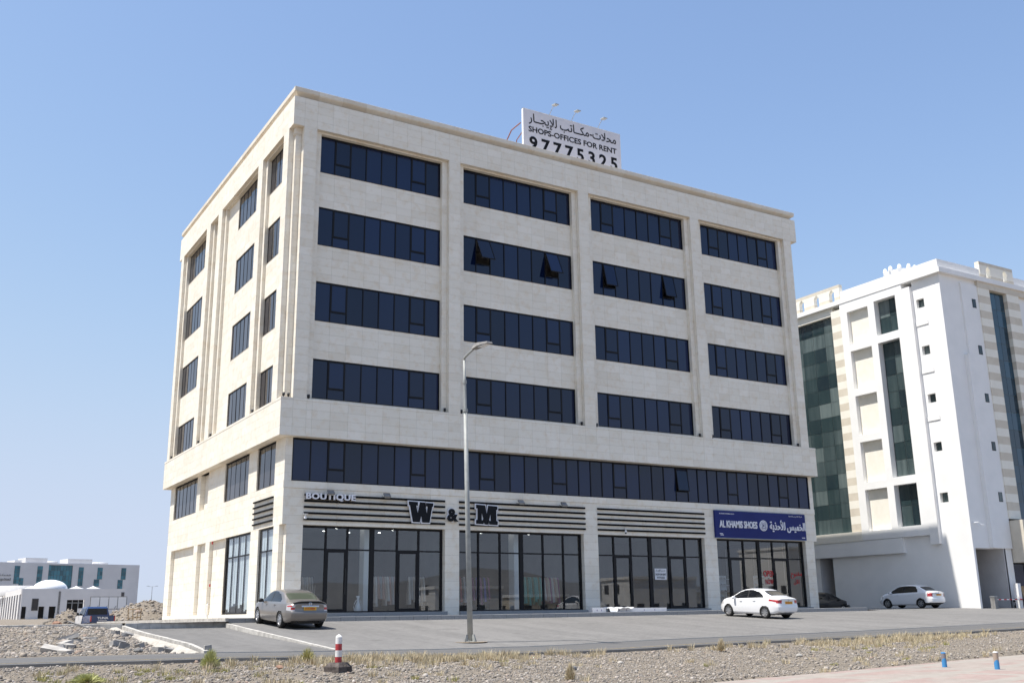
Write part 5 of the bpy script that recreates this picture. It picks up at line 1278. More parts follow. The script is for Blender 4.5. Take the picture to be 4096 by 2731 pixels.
# barrier gate and what leans beside it
bg = thing('barrier_gate', 'grey parking barrier with red and white boom at the garage', 'barrier', (47.25, -4.9, -.33))
mb = MB(); mb.box(-.16, .16, -.16, .16, 0, .98); mb.build('cabinet', CONCD, bg); mb = MB(); mb.box(-.18, .18, -.18, .18, .98, 1.02); mb.build('lid', STEEL, bg)
for k in range(10): mb = MB(); mb.box(.16+k*.29, .16+(k+1)*.29, -.03, .03, .78, .85, REDINK if k % 2 else WHITEM); mb.build('boom_section', None, bg)
gp = tag(MB().box(-.16, .16, -.16, .16, 0, 1.9).build('gate_pillar', WHITE, None, loc=(50.25, -4.7, -.36)), 'short white pillar right of the parking barrier', 'pillar')
mb = MB(); mb.obox((0, 0, .85), (.17, 0, .02), (0, .012, 0), (-.12, .08, .85)); pk = mb.build('plywood_board', WOOD, None, loc=(50.95, -4.75, -.35)); tag(pk, 'plywood board leaning by the far right shop window', 'board')
mc = thing('motorcycle', 'dark motorcycle parked behind the white gate pillar', 'motorcycle', (50.62, -4.4, -.36), R(80))
for x in (-.55, .6): mb = MB(); mb.lathe([(.20, -.05), (.29, -.05), (.31, 0), (.29, .05), (.20, .05), (.20, -.05)], 18, (x, 0, .31), 'y'); mb.build('wheel', TYRE, mc)
mb = MB(); mb.tube([(-.55, 0, .31), (-.1, 0, .5), (.35, 0, .85), (.6, 0, .31)], .04, 6); mb.obox((-.05, 0, .45), (.25, 0, 0), (0, .12, 0), (0, 0, .16)); mb.obox((.12, 0, .78), (.24, 0, .03), (0, .12, 0), (0, 0, .10)); mb.build('body', BLACKP, mc)
mb = MB(); mb.obox((-.38, 0, .80), (.33, 0, 0), (0, .12, 0), (0, 0, .05)); mb.build('seat', TRIMB, mc); mb = MB(); mb.tube([(.38, -.33, 1.0), (.42, 0, .95), (.38, .33, 1.0)], .018, 6); mb.build('handlebar', STEEL, mc)
# ------------------------------------------------------------------ far left: hospital, unfinished white hall, hoarding, mounds
Hh = thing('hospital_building', 'long pale hospital block with teal windows and two roof boxes', 'building', (53.55, 303.85, 1.2), R(12))
mb = MB(); BZ = 15.85
HSEG = [(-70, -37.92), (-36.3, -31.39), (-29.76, -28.04), (-20.77, -19.0), (-17.4, -13.16), (-11.45, -5.54), (-3.89, .4)]
for (a, b_) in HSEG: mb.box(a, b_, 0, 4, -3, BZ, HOSP)
# the strips between are filled around the windows, which step sideways half way down
STR = [(-37.92, -36.3, [(-37.9, -36.35, 9.6, 14.85), (-36.3, -35.1, 8.4, 11.3)]), (-31.39, -29.76, [(-31.35, -29.8, 8.3, 14.9)]), (-28.04, -20.77, None), (-19.0, -17.4, [(-18.95, -17.45, 9.1, 14.8)]), (-13.16, -11.45, [(-13.1, -11.5, 11.2, 14.8), (-14.0, -12.3, 9.0, 11.15)]), (-5.54, -3.89, [(-5.5, -3.95, 11.2, 14.8), (-6.43, -4.8, 8.2, 11.1)])]
for (a, b_, ws) in STR:
    if ws is None: mb.box(a, b_, 0, 4, BZ-.55, BZ, HOSP); mb.box(a, b_, .8, 4, -3, BZ-.5, HOSP); continue
    mb.box(a, b_, .0, 4, -3, BZ, HOSP)
mb.box(-70, .4, 4, 34, -3, BZ-.2, HOSP); mb.build('wall', None, Hh)
for (a, b_, ws) in STR:
    if ws is None:
        f = MB(); f.box(a, b_, .5, .6, 1, BZ-.55); F_ = f.build('curtain_wall', GRID, Hh)
        for i in range(8):
            for k in range(9): w = (b_-a)/8; m2 = MB(); m2.box(a+i*w+.04, a+(i+1)*w-.04, .42, .48, 1.6+k*1.52, 1.6+(k+1)*1.52-.09); m2.build('pane', HTEAL, F_)
        continue
    for (x0, x1, z0, z1) in ws:
        f = MB(); f.box(x0, x1, -.06, .0-.004, z0, z1); F_ = f.build('window', GRID, Hh); n = max(2, round((z1-z0)/1.1)); h = (z1-z0)/n
        for k in range(n):
            for (p0, p1) in ((x0+.05, (x0+x1)/2-.03), ((x0+x1)/2+.03, x1-.05)): m2 = MB(); m2.box(p0, p1, -.10, -.062, z0+k*h+.05, z0+(k+1)*h-.05); m2.build('pane', HTEAL, F_)
for (a, b_, z) in ((-34.4, -28.0, 17.4), (-21.8, -14.2, 17.4), (-37.5, -35.5, 16.6)): m2 = MB(); m2.box(a, b_, 2, 9, BZ-.3, z); m2.build('roof_box', HOSP, Hh)
for (a, b_) in ((-12.9, -8.2), (-27, -24)): m2 = MB(); m2.tube([(a, 5, BZ+.35), (b_, 5, BZ+.35)], .5, 12); m2.build('roof_duct', HOSP, Hh, True)
lettering('lettering', arabic('مستشفى'), Hh, CONCD, (-44.5, -.02, 11.6), 5.7, 1.0, .05, .01); lettering('lettering', 'Hospital', Hh, CONCD, (-44.3, -.02, 10.3), 5.6, 1.0, .05, .03)

Wh = thing('white_hall', 'unfinished white single storey hall with a dome and tented roof', 'building', (10.3, 208, .8))
WB = noisy('new_white_plaster', (.66, .64, .63), (.72, .70, .69), .3, .85, 0)
mb = MB(); ht = 6.15; wl_ = 21.9
OP = [(.25, 1.30, 0, 2.3), (3.7, 5.0, 0, 2.3), (5.85, 7.3, 0, 2.3), (9.5, 13.2, .1, 3.7)]; x = 0
for (a, b_, z0, z1) in OP: mb.box(x, a, 0, .6, -.6, ht); mb.box(a, b_, 0, .6, z1, ht); x = b_
mb.box(x, wl_, 0, .6, -.6, ht); mb.box(0, wl_, 4, 40, ht-1.0, ht-.6); mb.box(wl_-.5, wl_, .6, 60, -.6, ht-.3)
mb.build('wall', WB, Wh)
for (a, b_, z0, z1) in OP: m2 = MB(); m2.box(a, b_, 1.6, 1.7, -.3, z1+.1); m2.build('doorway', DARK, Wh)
m2 = MB(); m2.box(9.5, 13.2, .35, .45, 3.0, 3.1); 
for x in (10.6, 11.9): m2.box(x, x+.12, .35, .45, 0, 3.7)
m2.build('door_frame', STEEL, Wh)
for (a, b_, z0, z1) in ((2.2, 3.6, 1.4, 4.05), (21.05, 21.8, 4.4, 5.4)): m2 = MB(); m2.box(a, b_, -.05, -.004, z0, z1); F_ = m2.build('window', CONCD, Wh); m2 = MB(); m2.box(a+.1, b_-.1, -.08, -.052, z0+.1, z1-.1); m2.build('pane', TINT_L, F_)
m2 = MB(); m2.box(7.6, 8.05, -.06, -.004, -.3, 5.6); m2.build('downpipe_slot', CONCD, Wh)
m2 = MB(); m2.lathe([(3.7*math.cos(t), 6.2+2.1*math.sin(t)) for t in np.linspace(0, math.pi/2, 12)], 32, (6.3, 5, 0)); m2.build('dome', WHITEM, Wh, True)
m2 = MB(); m2.box(.3, wl_-4.6, 3, 12, ht-.1, ht+.12); m2.build('roof_slab', WHITEM, Wh)
for (cx, h) in ((2.4, .75), (11.9, .75), (15.6, .75)):
    n = 24; vs = [(cx, 5, 6.2+h)]; fs = []
    for ring, (rr, zz_) in enumerate(((.6, .55), (1.3, .28), (2.1, .0))):
        for k in range(n): a = 2*math.pi*k/n; vs.append((cx+rr*math.cos(a), 5+rr*math.sin(a), 6.2+h*zz_))
    fs = [(0, 1+k, 1+(k+1) % n) for k in range(n)] + [(1+r*n+k, 1+(r+1)*n+k, 1+(r+1)*n+(k+1) % n, 1+r*n+(k+1) % n) for r in range(2) for k in range(n)]
    m2 = MB(); m2.add(vs, fs); m2.build('tent_peak', WHITEM, Wh, True)
# left flank: columns, glass, curved canopy
m2 = MB(); m2.box(-.1, .5, .6, 80, 5.0, ht+.05); m2.build('flank_beam', WB, Wh)
for k in range(14): m2 = MB(); m2.box(-.25, .35, 2.2+k*5.6, 4.6+k*5.6, -.6, 5.0); m2.build('flank_column', WB, Wh); m2 = MB(); m2.box(.38, .42, 4.6+k*5.6, 7.8+k*5.6, -.5, 5.0); m2.build('flank_pane', TINT_L, Wh)
m2 = MB(); m2.lathe([(5.0, 5.4), (5.0, 7.9), (4.8, 7.9), (4.8, 5.4)], 32, (3.2, 40, 0)); m2.build('round_canopy', GREYW, Wh, True)

hd = thing('hoarding', 'low white site hoarding of four panels on slanting struts', 'hoarding', (10.4, 116.6, .25))
for k in range(4):
    m2 = MB(); m2.box(k*1.27+.05, k*1.27+1.22, 0, .06, 1.35, 3.0); m2.build('panel', WHITEM, hd)
for k in range(5): m2 = MB(); m2.box(k*1.27-.05, k*1.27+.05, .06, .16, 0, 3.1); m2.build('post', CONCD, hd); m2 = MB(); m2.tube([(k*1.27, .1, 2.0), (k*1.27-1.3, -.6, .0)], .035, 6); m2.build('strut', CONCD, hd)
m2 = MB(); m2.box(-.05, 5.13, .065, .15, 3.0, 3.1); m2.box(-.05, 5.13, .065, .15, 1.25, 1.35); m2.build('rail', CONCD, hd)
ws = thing('site_sign', 'small blank white board standing behind the pickup', 'sign', (1.0, 62.6, -.1)); m2 = MB(); m2.box(-.24, .24, 0, .03, .55, 1.22); m2.build('board', WHITEM, ws)
for s in (-.2, .2): m2 = MB(); m2.box(s-.02, s+.02, .03, .07, 0, 1.2); m2.build('leg', STEEL, ws)
hu = thing('site_hut', 'grey flat roofed hut beyond the rubble mound', 'hut', (27.6, 166.8, .7)); m2 = MB(); m2.box(0, 3.3, 0, 3, 0, 2.15); m2.build('wall', CONCD, hu); m2 = MB(); m2.box(-.2, 3.5, -.2, 3.2, 2.15, 2.35); m2.build('roof', CONC, hu); m2 = MB(); m2.box(-.03, .0, .4, 1.4, .9, 1.7); m2.build('window', WHITEM, hu)
tl = thing('street_lamp', 'slim twin armed street lamp far behind the rubble mound', 'street lamp', (58.2, 303, .9)); m2 = MB(); m2.tube([(0, 0, 0), (0, 0, 9.4)], [.14, .08], 8); m2.build('pole', STEEL, tl)
for s in (-1, 1): m2 = MB(); m2.tube([(0, 0, 9.3), (s*1.4, 0, 9.5)], .05, 6); m2.box(s*1.4-.4, s*1.4+.4, -.15, .15, 9.45, 9.58); m2.build('lamp_head', STEEL, tl)
tf = thing('pole_lattice', 'rough frame of timber poles standing before the rubble mound', 'frame', (.7, 34.6, -.42))
for (x0, z0, x1, z1) in ((-.45, 0, -.5, 1.25), (.40, 0, .45, 1.2), (-.5, 1.12, .48, 1.18), (-.1, 0, -.16, 1.15), (.15, 0, .2, 1.0), (-.5, .5, .45, .56)): m2 = MB(); m2.tube([(x0, 0, z0), (x1, .03, z1)], .03, 6); m2.build('pole', WOOD, tf)

# hills beyond
def ridge(x, y): return 0
xs_ = np.linspace(-2600, 5200, 90); hz = 70+46*np.sin(xs_*.0021+1.0)+28*np.sin(xs_*.0061)+14*np.sin(xs_*.017+2)+8*np.sin(xs_*.041)
mb = MB(); vs = []
for i, x in enumerate(xs_): vs += [(x, 5200, -20), (x, 5500+60*math.sin(i), max(8, hz[i])*.6), (x, 6000, max(14, hz[i])), (x, 7000, -20)]
mb.add(vs, [(4*i+k, 4*i+4+k, 4*i+5+k, 4*i+1+k) for i in range(len(xs_)-1) for k in range(3)])
struct(mb.build('hills', noisy('bare_rock_hills', (.15, .15, .155), (.20, .198, .20), .004, .95, 0), None, True))
mb = MB(); vs = []; nr = 72
for i in range(nr):
    a = R(195)+R(200)*i/(nr-1); d = 1500; h = 46+16*math.sin(i*.55)+9*math.sin(i*1.7+1)
    for (dd, hh) in ((d-260, -4), (d-120, h*.55), (d, h), (d+300, -4)): vs.append((10+dd*math.cos(a), -30+dd*math.sin(a), hh))
mb.add(vs, [(4*i+k, 4*i+4+k, 4*i+5+k, 4*i+1+k) for i in range(nr-1) for k in range(3)]); struct(mb.build('hills', MATS['bare_rock_hills'], None, True))
# rubble mounds
STONEM = None
m, nt, b = _new('pebbles'); isl = island(nt); p = worldpos(nt)
c = ramp(nt, isl, [(0, (.09, .08, .072)), (.25, (.185, .165, .145)), (.55, (.28, .25, .22)), (.8, (.33, .275, .215)), (.93, (.50, .46, .42)), (1, (.29, .19, .135))])
c = mix(nt, .3, c, ramp(nt, noise(nt, p, 16, 4), [(.35, (.11, .097, .085)), (.65, (.38, .34, .295))])); nt.links.new(c, b.inputs['Base Color']); b.inputs['Roughness'].default_value = .9; STONEM = m
def mound(name, label, cx, cy, rx, ry, h, base):
    n = 44; mb = MB(); vs = []
    for i in range(n+1):
        for j in range(n+1):
            u, v = i/n*2-1, j/n*2-1; r = math.hypot(u, v); x, y = cx+u*rx, cy+v*ry
            z = max(0, 1-r**1.5)*h*(1+.25*math.sin(3*u+1.3)*math.cos(2*v)) + .10*h*float(rough(np.array(x*2.2), np.array(y*2.2)))*(r < 1) + (-.25 if r >= 1 else 0)
            vs.append((u*rx, v*ry, z))
    mb.add(vs, [(i*(n+1)+j, (i+1)*(n+1)+j, (i+1)*(n+1)+j+1, i*(n+1)+j+1) for i in range(n) for j in range(n)])
    o = mb.build(name, GROUND, None, True, (cx, cy, base)); tag(o, label, 'mound'); return o, vs
ICO = [(0,-.526,.851),(.851,0,.526),(.851,0,-.526),(-.851,0,-.526),(-.851,0,.526),(-.526,.851,0),(.526,.851,0),(.526,-.851,0),(-.526,-.851,0),(0,-.526,-.851),(0,.526,-.851),(0,.526,.851)]
ICF = [(1,2,6),(1,7,2),(3,4,5),(4,3,8),(6,5,11),(5,6,10),(9,10,2),(10,9,3),(7,8,9),(8,7,0),(11,0,1),(0,11,4),(6,2,10),(1,6,11),(3,5,10),(5,4,11),(2,7,9),(7,1,0),(3,9,8),(4,8,0)]
ICO = np.array(ICO); ICF = np.array(ICF)
def scatter(name, pos, size, mat, flat_=.62, parent=None, jag=.22):
    n = len(pos); V = np.repeat(ICO[None], n, 0)*(1+RNG.uniform(-jag, jag, (n, 12, 1)))
    V *= np.stack([np.ones(n), RNG.uniform(.6, 1, n), RNG.uniform(flat_*.6, flat_*1.2, n)], -1)[:, None, :]*np.array(size)[:, None, None]
    a = RNG.uniform(0, 6.28, n); ca, sa = np.cos(a)[:, None], np.sin(a)[:, None]; t = RNG.uniform(-.5, .5, n); ct, st = np.cos(t)[:, None], np.sin(t)[:, None]
    x, y, z = V[..., 0], V[..., 1], V[..., 2]; x, z = x*ct-z*st, x*st+z*ct; x, y = x*ca-y*sa, x*sa+y*ca
    V = np.stack([x, y, z], -1)+np.array(pos)[:, None, :]
    F = (ICF[None]+12*np.arange(n)[:, None, None]).reshape(-1, 3)
    me = bpy.data.meshes.new(name); me.vertices.add(n*12); me.vertices.foreach_set('co', V.ravel()); me.loops.add(len(F)*3); me.loops.foreach_set('vertex_index', F.ravel().astype(np.int32)); me.polygons.add(len(F)); me.polygons.foreach_set('loop_start', np.arange(0, len(F)*3, 3, dtype=np.int32))
    try: me.polygons.foreach_set('loop_total', np.full(len(F), 3, dtype=np.int32))
    except Exception: pass
    me.materials.append(mat); me.update(); me.validate()
    o = bpy.data.objects.new(name, me); COL.objects.link(o)
    if parent is not None: o.parent = parent
    return o
for (nm, lab, cx, cy, rx_, ry_, h, base, ns_) in (('rubble_mound', 'large grey rubble mound behind the pickup and building', 3.4, 44.0, 4.6, 4.5, 1.5, -.30, 1700), ('rubble_mound', 'small stony mound left of the pickup', -3.0, 41.5, 1.7, 1.6, .85, -.30, 350), ('rubble_mound', 'low spread of spoil beyond the small mound', .4, 56, 3.0, 2.5, .8, -.2, 300)):
    o, vs = mound(nm, lab, cx, cy, rx_, ry_, h, base)
    idx = RNG.integers(0, len(vs), ns_); P_ = np.array(vs)[idx]+RNG.uniform(-.06, .06, (ns_, 3)); P_ = P_[P_[:, 2] > -.05]; sz = RNG.gamma(1.4, .04, len(P_))+.02
    stuff(scatter('rubble_stones', P_, np.minimum(sz, .32), STONEM, .8, o))

# low houses across the road behind the viewer: they show only as reflections in the shop glass
def far_house(x, y, w, d, h, lab, mat):
    t = thing('house', lab, 'house', (x, y, -1.3), R(random.uniform(-6, 6))); mb = MB(); mb.box(0, w, 0, d, 0, h); mb.build('wall', mat, t)
    mb = MB(); mb.box(-.2, w+.2, -.2, d+.2, h, h+.5); mb.build('parapet', WHITE, t)
    for k in range(int(w/3.2)): mb = MB(); mb.box(1+k*3.2, 2.4+k*3.2, d, d+.05, 1.2, 2.8); mb.build('window', TINT_L, t)
    for k in range(int(d/3.5)): mb = MB(); mb.box(-.05, 0, 1+k*3.5, 2.4+k*3.5, 1.2, 2.8); mb.build('window', TINT_L, t)
    if h > 5:
        for k in range(int(d/3.5)): mb = MB(); mb.box(-.05, 0, 1+k*3.5, 2.4+k*3.5, 4.6, 6.2); mb.build('window', TINT_L, t)
for a in ((62, -112, 12, 9, 5.4, 'low white house mirrored in the second boutique window', WHITE), (82, -118, 10, 8, 4.2, 'small beige house mirrored beside the third pillar', BEIGE), (98, -108, 14, 10, 7.0, 'two storey white house mirrored in the empty shop window', WHITE), (122, -122, 12, 10, 5.0, 'low cream house mirrored in the empty shop door', CREAM), (142, -118, 20, 14, 13.5, 'tall white block mirrored in the shoe shop glass', WHITE), (28, -100, 10, 8, 3.8, 'small white house mirrored in the first boutique window', WHITE)): far_house(*a)
# ------------------------------------------------------------------ street furniture near the camera
lp = thing('lamp_post', 'tall grey street lamp post with one arm in front of the boutique', 'lamp post', (2.49, -14.88, -.955))
mb = MB(); H_ = 10.43; top_ = (-.23, 0, H_)
at = lambda t: Vector((0, 0, 0)).lerp(Vector(top_), t)
mb.tube([at(.0), at(.45), at(.80)], [.105, .09, .076], 12); mb.tube([at(.80), at(.803), at(.90), at(.985)], [.066, .06, .055, .052], 12); mb.build('pole', POLEM, lp, True)
for t in (.80, .905): mb = MB(); mb.tube([at(t-.006), at(t+.006)], .095 if t < .85 else .075, 12); mb.build('collar', POLEM, lp)
mb = MB(); mb.tube([at(.975), at(.995)+Vector((0, -.02, .0)), (-.24, -.45, H_+.05), (-.25, -.85, H_+.12)], [.05, .048, .042, .04], 10); mb.build('arm', POLEM, lp, True)
mb = MB(); mb.add([(-.36,-.80,H_+.08),(-.14,-.80,H_+.08),(-.10,-1.25,H_+.10),(-.12,-2.0,H_+.05),(-.38,-2.0,H_+.05),(-.40,-1.25,H_+.10),(-.32,-.80,H_+.20),(-.18,-.80,H_+.20),(-.13,-1.25,H_+.24),(-.15,-1.98,H_+.12),(-.35,-1.98,H_+.12),(-.37,-1.25,H_+.24)], [(0,5,4,3,2,1),(6,7,8,9,10,11)]+[(i,(i+1)%6,(i+1)%6+6,i+6) for i in range(6)]); o = mb.build('lamp_head', CONCD, lp); fixnormals(o.data)
mb = MB(); mb.box(-.36, -.14, -1.85, -1.30, H_+.045, H_+.062); mb.build('lens', WHITEM, lp)
mb = MB(); mb.lathe([(0, 0), (.27, 0), (.27, .03), (.13, .035)], 4); o = mb.build('base_plate', POLEM, lp)
for k in range(4):
    a = math.pi/2*k+.2; mb = MB(); mb.obox((.17*math.cos(a), .17*math.sin(a), .13), (.07*math.cos(a), .07*math.sin(a), 0), (-.008*math.sin(a), .008*math.cos(a), 0), (-.04*math.cos(a), -.04*math.sin(a), .12)); mb.build('gusset', POLEM, lp)
    mb = MB(); a += .6; mb.tube([(.22*math.cos(a), .22*math.sin(a), 0), (.22*math.cos(a), .22*math.sin(a), .09)], .014, 6); mb.build('bolt', POLEM, lp)
mb = MB(); mb.lathe([(0, .004), (.62, .004), (.6, -.01)], 18); o = mb.build('footing', noisy('sandy_concrete', (.36, .28, .2), (.5, .42, .33), 5, .95, .3), lp); o.location.z = .0
# thin cable shadow free: manhole strip
rb_ = thing('bollard', 'red and white striped marker post on a dark concrete foot', 'bollard', (-6.86, -26.0, -1.215))
mb = MB(); mb.add([(-.27,-.27,-.03),(.27,-.27,-.03),(.27,.27,-.03),(-.27,.27,-.03),(-.26,-.26,.13),(.26,-.26,.13),(.26,.26,.13),(-.26,.26,.13),(-.17,-.17,.22),(.17,-.17,.22),(.17,.17,.22),(-.17,.17,.22)], [(0,3,2,1),(8,9,10,11)]+[(i+4*r,(i+1)%4+4*r,(i+1)%4+4+4*r,i+4+4*r) for r in (0, 1) for i in range(4)]); o = mb.build('foot', noisy('bitumen_concrete', (.045, .035, .032), (.12, .10, .09), 9, .9, .4, .02), rb_); o.rotation_euler.z = .45; o.scale = (.82, .82, 1)
REDP = noisy('red_paint', (.36, .03, .035), (.44, .05, .055), 8, .5, .05); WHP = noisy('worn_white_paint', (.66, .64, .62), (.80, .79, .78), 7, .5, .05)
zz0 = .20
for k in range(4): mb = MB(); mb.lathe([(0, zz0+k*.137), (.072, zz0+k*.137), (.072, zz0+(k+1)*.137-.001), (0, zz0+(k+1)*.137-.001)], 20); mb.build('band', REDP if k % 2 == 0 else WHP, rb_)
mb = MB(); z = zz0+.548; mb.lathe([(.072, z), (.074, z+.005), (.05, z+.035), (.015, z+.06), (0, z+.062)], 20); mb.build('cap', WHP, rb_)
BLUEP = noisy('blue_paint', (.04, .20, .45), (.06, .27, .55), 9, .6, .05); TANP = flat('faded_orange', (.55, .36, .2), .8)
def mk_stripe(nm, c1, c2):
    m, nt, b = _new(nm); oc = coords(nt); w = N(nt, 'ShaderNodeTexWave', Scale=1.15, Distortion=.3); w.wave_type = 'BANDS'; w.bands_direction = 'DIAGONAL'; nt.links.new(oc, w.inputs['Vector'])
    nt.links.new(ramp(nt, w.outputs['Fac'], [(.48, c1), (.52, c2)]), b.inputs['Base Color']); b.inputs['Roughness'].default_value = .7; return m
ST1 = mk_stripe('blue_grey_stripes', (.05, .24, .50), (.22, .20, .21)); ST2 = mk_stripe('blue_tan_stripes', (.05, .24, .50), (.36, .28, .22))
for (x, y, h, mt, lab, capm) in ((8.2, -30.05, .37, ST1, 'blue and grey striped low bollard near the gravel edge', BLUEP), (8.2, -31.55, .42, ST2, 'blue and tan striped low bollard with a white cap', WHP)):
    bo = thing('bollard', lab, 'bollard', (x, y, -1.5), 0, 'striped low bollards on the walkway')
    mb = MB(); mb.lathe([(.062, 0), (.06, h-.03)], 18); mb.build('post', mt, bo, True); mb = MB(); mb.lathe([(.06, h-.03), (.064, h-.028), (.06, h-.008), (.04, h), (0, h+.002)], 18); mb.build('cap', capm, bo)
kp = thing('marker_block', 'small dark post standing at the outer kerb end', 'marker', (-7.28, -16.75, -.99)); mb = MB(); mb.add([(-.11,-.09,0),(.11,-.09,0),(.11,.09,0),(-.11,.09,0),(-.10,-.08,.20),(.09,-.08,.22),(.09,.08,.22),(-.10,.08,.20)], [(0,3,2,1),(4,5,6,7),(0,1,5,4),(1,2,6,5),(2,3,7,6),(3,0,4,7)]); mb.build('block', CONCD, kp)

# ------------------------------------------------------------------ stones, blocks, grass
camR = Euler((R(105.012), R(.7744), R(-30.837))).to_matrix(); cmv = Vector(CAM)
RT = np.array(camR.transposed())
def inview(P_, mrg=1.12):
    q = (np.asarray(P_)-np.array(CAM))@RT.T; d = -q[:, 2]; u = q[:, 0]/d*35.733/18; v = q[:, 1]/d*35.733/18
    return (d > 1) & (np.abs(u) < mrg) & (v > -.666*mrg)
def verge_pts(n, y0=-34, y1=-22.05, x0=-18, x1=48):
    P_ = np.stack([RNG.uniform(x0, x1, n), RNG.uniform(y0, y1, n)], -1)
    edge = np.interp(P_[:, 0], [-3.4, 2.2, 6, 12.5, 16.5, 30, 60], [-31.2, -30, -29.25, -27.75, -27, -24.6, -22.4])
    P_ = P_[~((P_[:, 0] > -3.4) & (P_[:, 1] < edge))]
    Z = ground_z(P_[:, 0], P_[:, 1]); P_ = np.column_stack([P_, Z]); return P_[inview(P_)]
pts = verge_pts(110000); kk = rough(pts[:, 0]*.9+2, pts[:, 1]*1.1)+.6*rough(pts[:, 0]*3, pts[:, 1]*3); pts = pts[kk > RNG.uniform(-1.5, .28, len(pts))]; sz = RNG.gamma(1.5, .0085, len(pts))+.007
stuff(scatter('gravel', pts+np.array([0, 0, .004]), np.minimum(sz, .05), STONEM, .75))
pts = verge_pts(7500); kk = rough(pts[:, 0]*1.2+9, pts[:, 1]*1.2); pts = pts[kk > RNG.uniform(-.5, .4, len(pts))]; sz = RNG.gamma(1.7, .013, len(pts))+.02
stuff(scatter('gravel', pts+np.array([0, 0, .012]), np.minimum(sz, .075), STONEM, .75, jag=.16))
n = 26000; P_ = np.stack([RNG.uniform(-22, -7.95, n), RNG.uniform(-17.0, 14, n)], -1); Z = ground_z(P_[:, 0], P_[:, 1]); P_ = np.column_stack([P_, Z]); P_ = P_[inview(P_)]
sz = RNG.gamma(1.7, .013, len(P_))+.012; stuff(scatter('gravel', P_, np.minimum(sz, .13), STONEM, .8))
n = 2600; P_ = np.stack([RNG.uniform(-16, -8.0, n), RNG.uniform(-16.9, -4, n)], -1); Z = ground_z(P_[:, 0], P_[:, 1]); P_ = np.column_stack([P_, Z]); P_ = P_[inview(P_)]; P_ = P_[rough(P_[:, 0]*1.5, P_[:, 1]*1.5) > RNG.uniform(-.5, .4, len(P_))]
sz = RNG.gamma(2.2, .022, len(P_))+.03; stuff(scatter('rubble', P_, np.minimum(sz*.75, .15), STONEM, .6, jag=.3))
# single rocks one can pick out
ROCK = [noisy('rock_%d' % i, c0, c1, 9, .92, .5, .02, 25) for i, (c0, c1) in enumerate((((.27,.255,.235),(.38,.36,.33)), ((.23,.13,.09),(.33,.20,.14)), ((.12,.12,.12),(.21,.205,.20)), ((.36,.33,.29),(.48,.45,.41))))]
def rock(x, y, s, mt, lab, z=None, grp=None):
    mb = MB(); import bmesh
    bm = bmesh.new(); bmesh.ops.create_icosphere(bm, subdivisions=2, radius=1)
    for v in bm.verts: v.co *= 1+random.uniform(-.1, .1); v.co.z *= .62; v.co.y *= .8
    me = bpy.data.meshes.new('rock'); bm.to_mesh(me); bm.free(); me.materials.append(mt); o = bpy.data.objects.new('rock', me); COL.objects.link(o)
    o.scale = (s, s, s); o.rotation_euler = (0, 0, random.uniform(0, 6)); o.location = (x, y, (float(ground_z(x, y)) if z is None else z)+s*.3); tag(o, lab, 'rock', grp); return o
rock(-7.88, -25.1, .10, ROCK[1], 'reddish brown rock on the verge left of the striped marker post'); rock(-8.8, 3.3, .26, ROCK[1], 'brown boulder beyond the left kerb corner'); rock(-9.12, -16.2, .14, ROCK[2], 'rounded grey rock at the far road edge')
rock(-1.2, -26.8, .12, ROCK[2], 'grey lilac boulder among the verge stones below the lamp post'); rock(1.4, -25.2, .09, ROCK[3], 'pale boulder on the verge right of the lamp post'); rock(7.6, -25.6, .10, ROCK[0], 'pale rock on the verge below the white sedan')
def block(x, y, l, w, h, lab, mat=CONCD, grp=None):
    mb = MB(); j = lambda: random.uniform(-.012, .012)
    vs = [(sx*l/2+j(), sy*w/2+j(), sz_*h+j()) for sz_ in (0, 1) for sx, sy in ((-1,-1),(1,-1),(1,1),(-1,1))]
    mb.add(vs, [(0,3,2,1),(4,5,6,7),(0,1,5,4),(1,2,6,5),(2,3,7,6),(3,0,4,7)]); o = mb.build('concrete_block', mat, None, loc=(x, y, float(ground_z(x, y))-.02)); o.rotation_euler = (random.uniform(-.35, .35), random.uniform(-.3, .3), random.uniform(0, 3.1)); tag(o, lab, 'block', grp)
G1 = 'grey slab lying in the left heap of broken concrete on the lot'; G2 = 'dark concrete block in the heap near the road edge'; G3 = 'dark concrete block dumped beside the outer kerb'
SL = ['longest grey slab at the foot of the left concrete heap', 'tilted grey slab on top of the left concrete heap', 'stubby grey slab wedged in the middle of the left heap', 'wide flat slab lying highest up the lot slope', 'grey slab just above the left concrete heap', 'narrow grey slab right of the left concrete heap', 'small grey slab of the left heap closest to the road']
for lb, (x, y, l, w, h) in zip(SL, ((-11.33,-15.7,.62,.3,.18),(-10.76,-14.08,.55,.28,.16),(-10.96,-14.56,.4,.22,.16),(-10.29,-11.16,.62,.42,.14),(-10.66,-13.07,.5,.3,.12),(-10.29,-12.34,.45,.2,.12),(-11.07,-16.2,.4,.25,.12))): block(x, y, l, w, h, lb, CONC, 'broken slabs on the lot')
block(-9.65, -10.95, .5, .4, .08, 'flat pale slab lying alone in the middle of the lot', KERB)
BL = ['dark block highest at the left end of the roadside heap', 'dark block low at the left end of the roadside heap', 'dark block standing alone in the middle of the roadside heap', 'dark block in the right cluster, lower left', 'dark block in the right cluster nearest the pale concrete strip', 'dark block in the right cluster closest to the road', 'dark block in the middle of the right cluster', 'outermost dark block left of the roadside heap']
for lb, (x, y) in zip(BL, ((-9.18,-13.71),(-9.25,-14.73),(-8.63,-14.09),(-8.15,-14.91),(-7.96,-14.61),(-8.39,-15.24),(-8.0,-15.0),(-9.4,-14.2))): block(x, y, .30, .17, .17, lb, CONCD, 'dark blocks near the road')
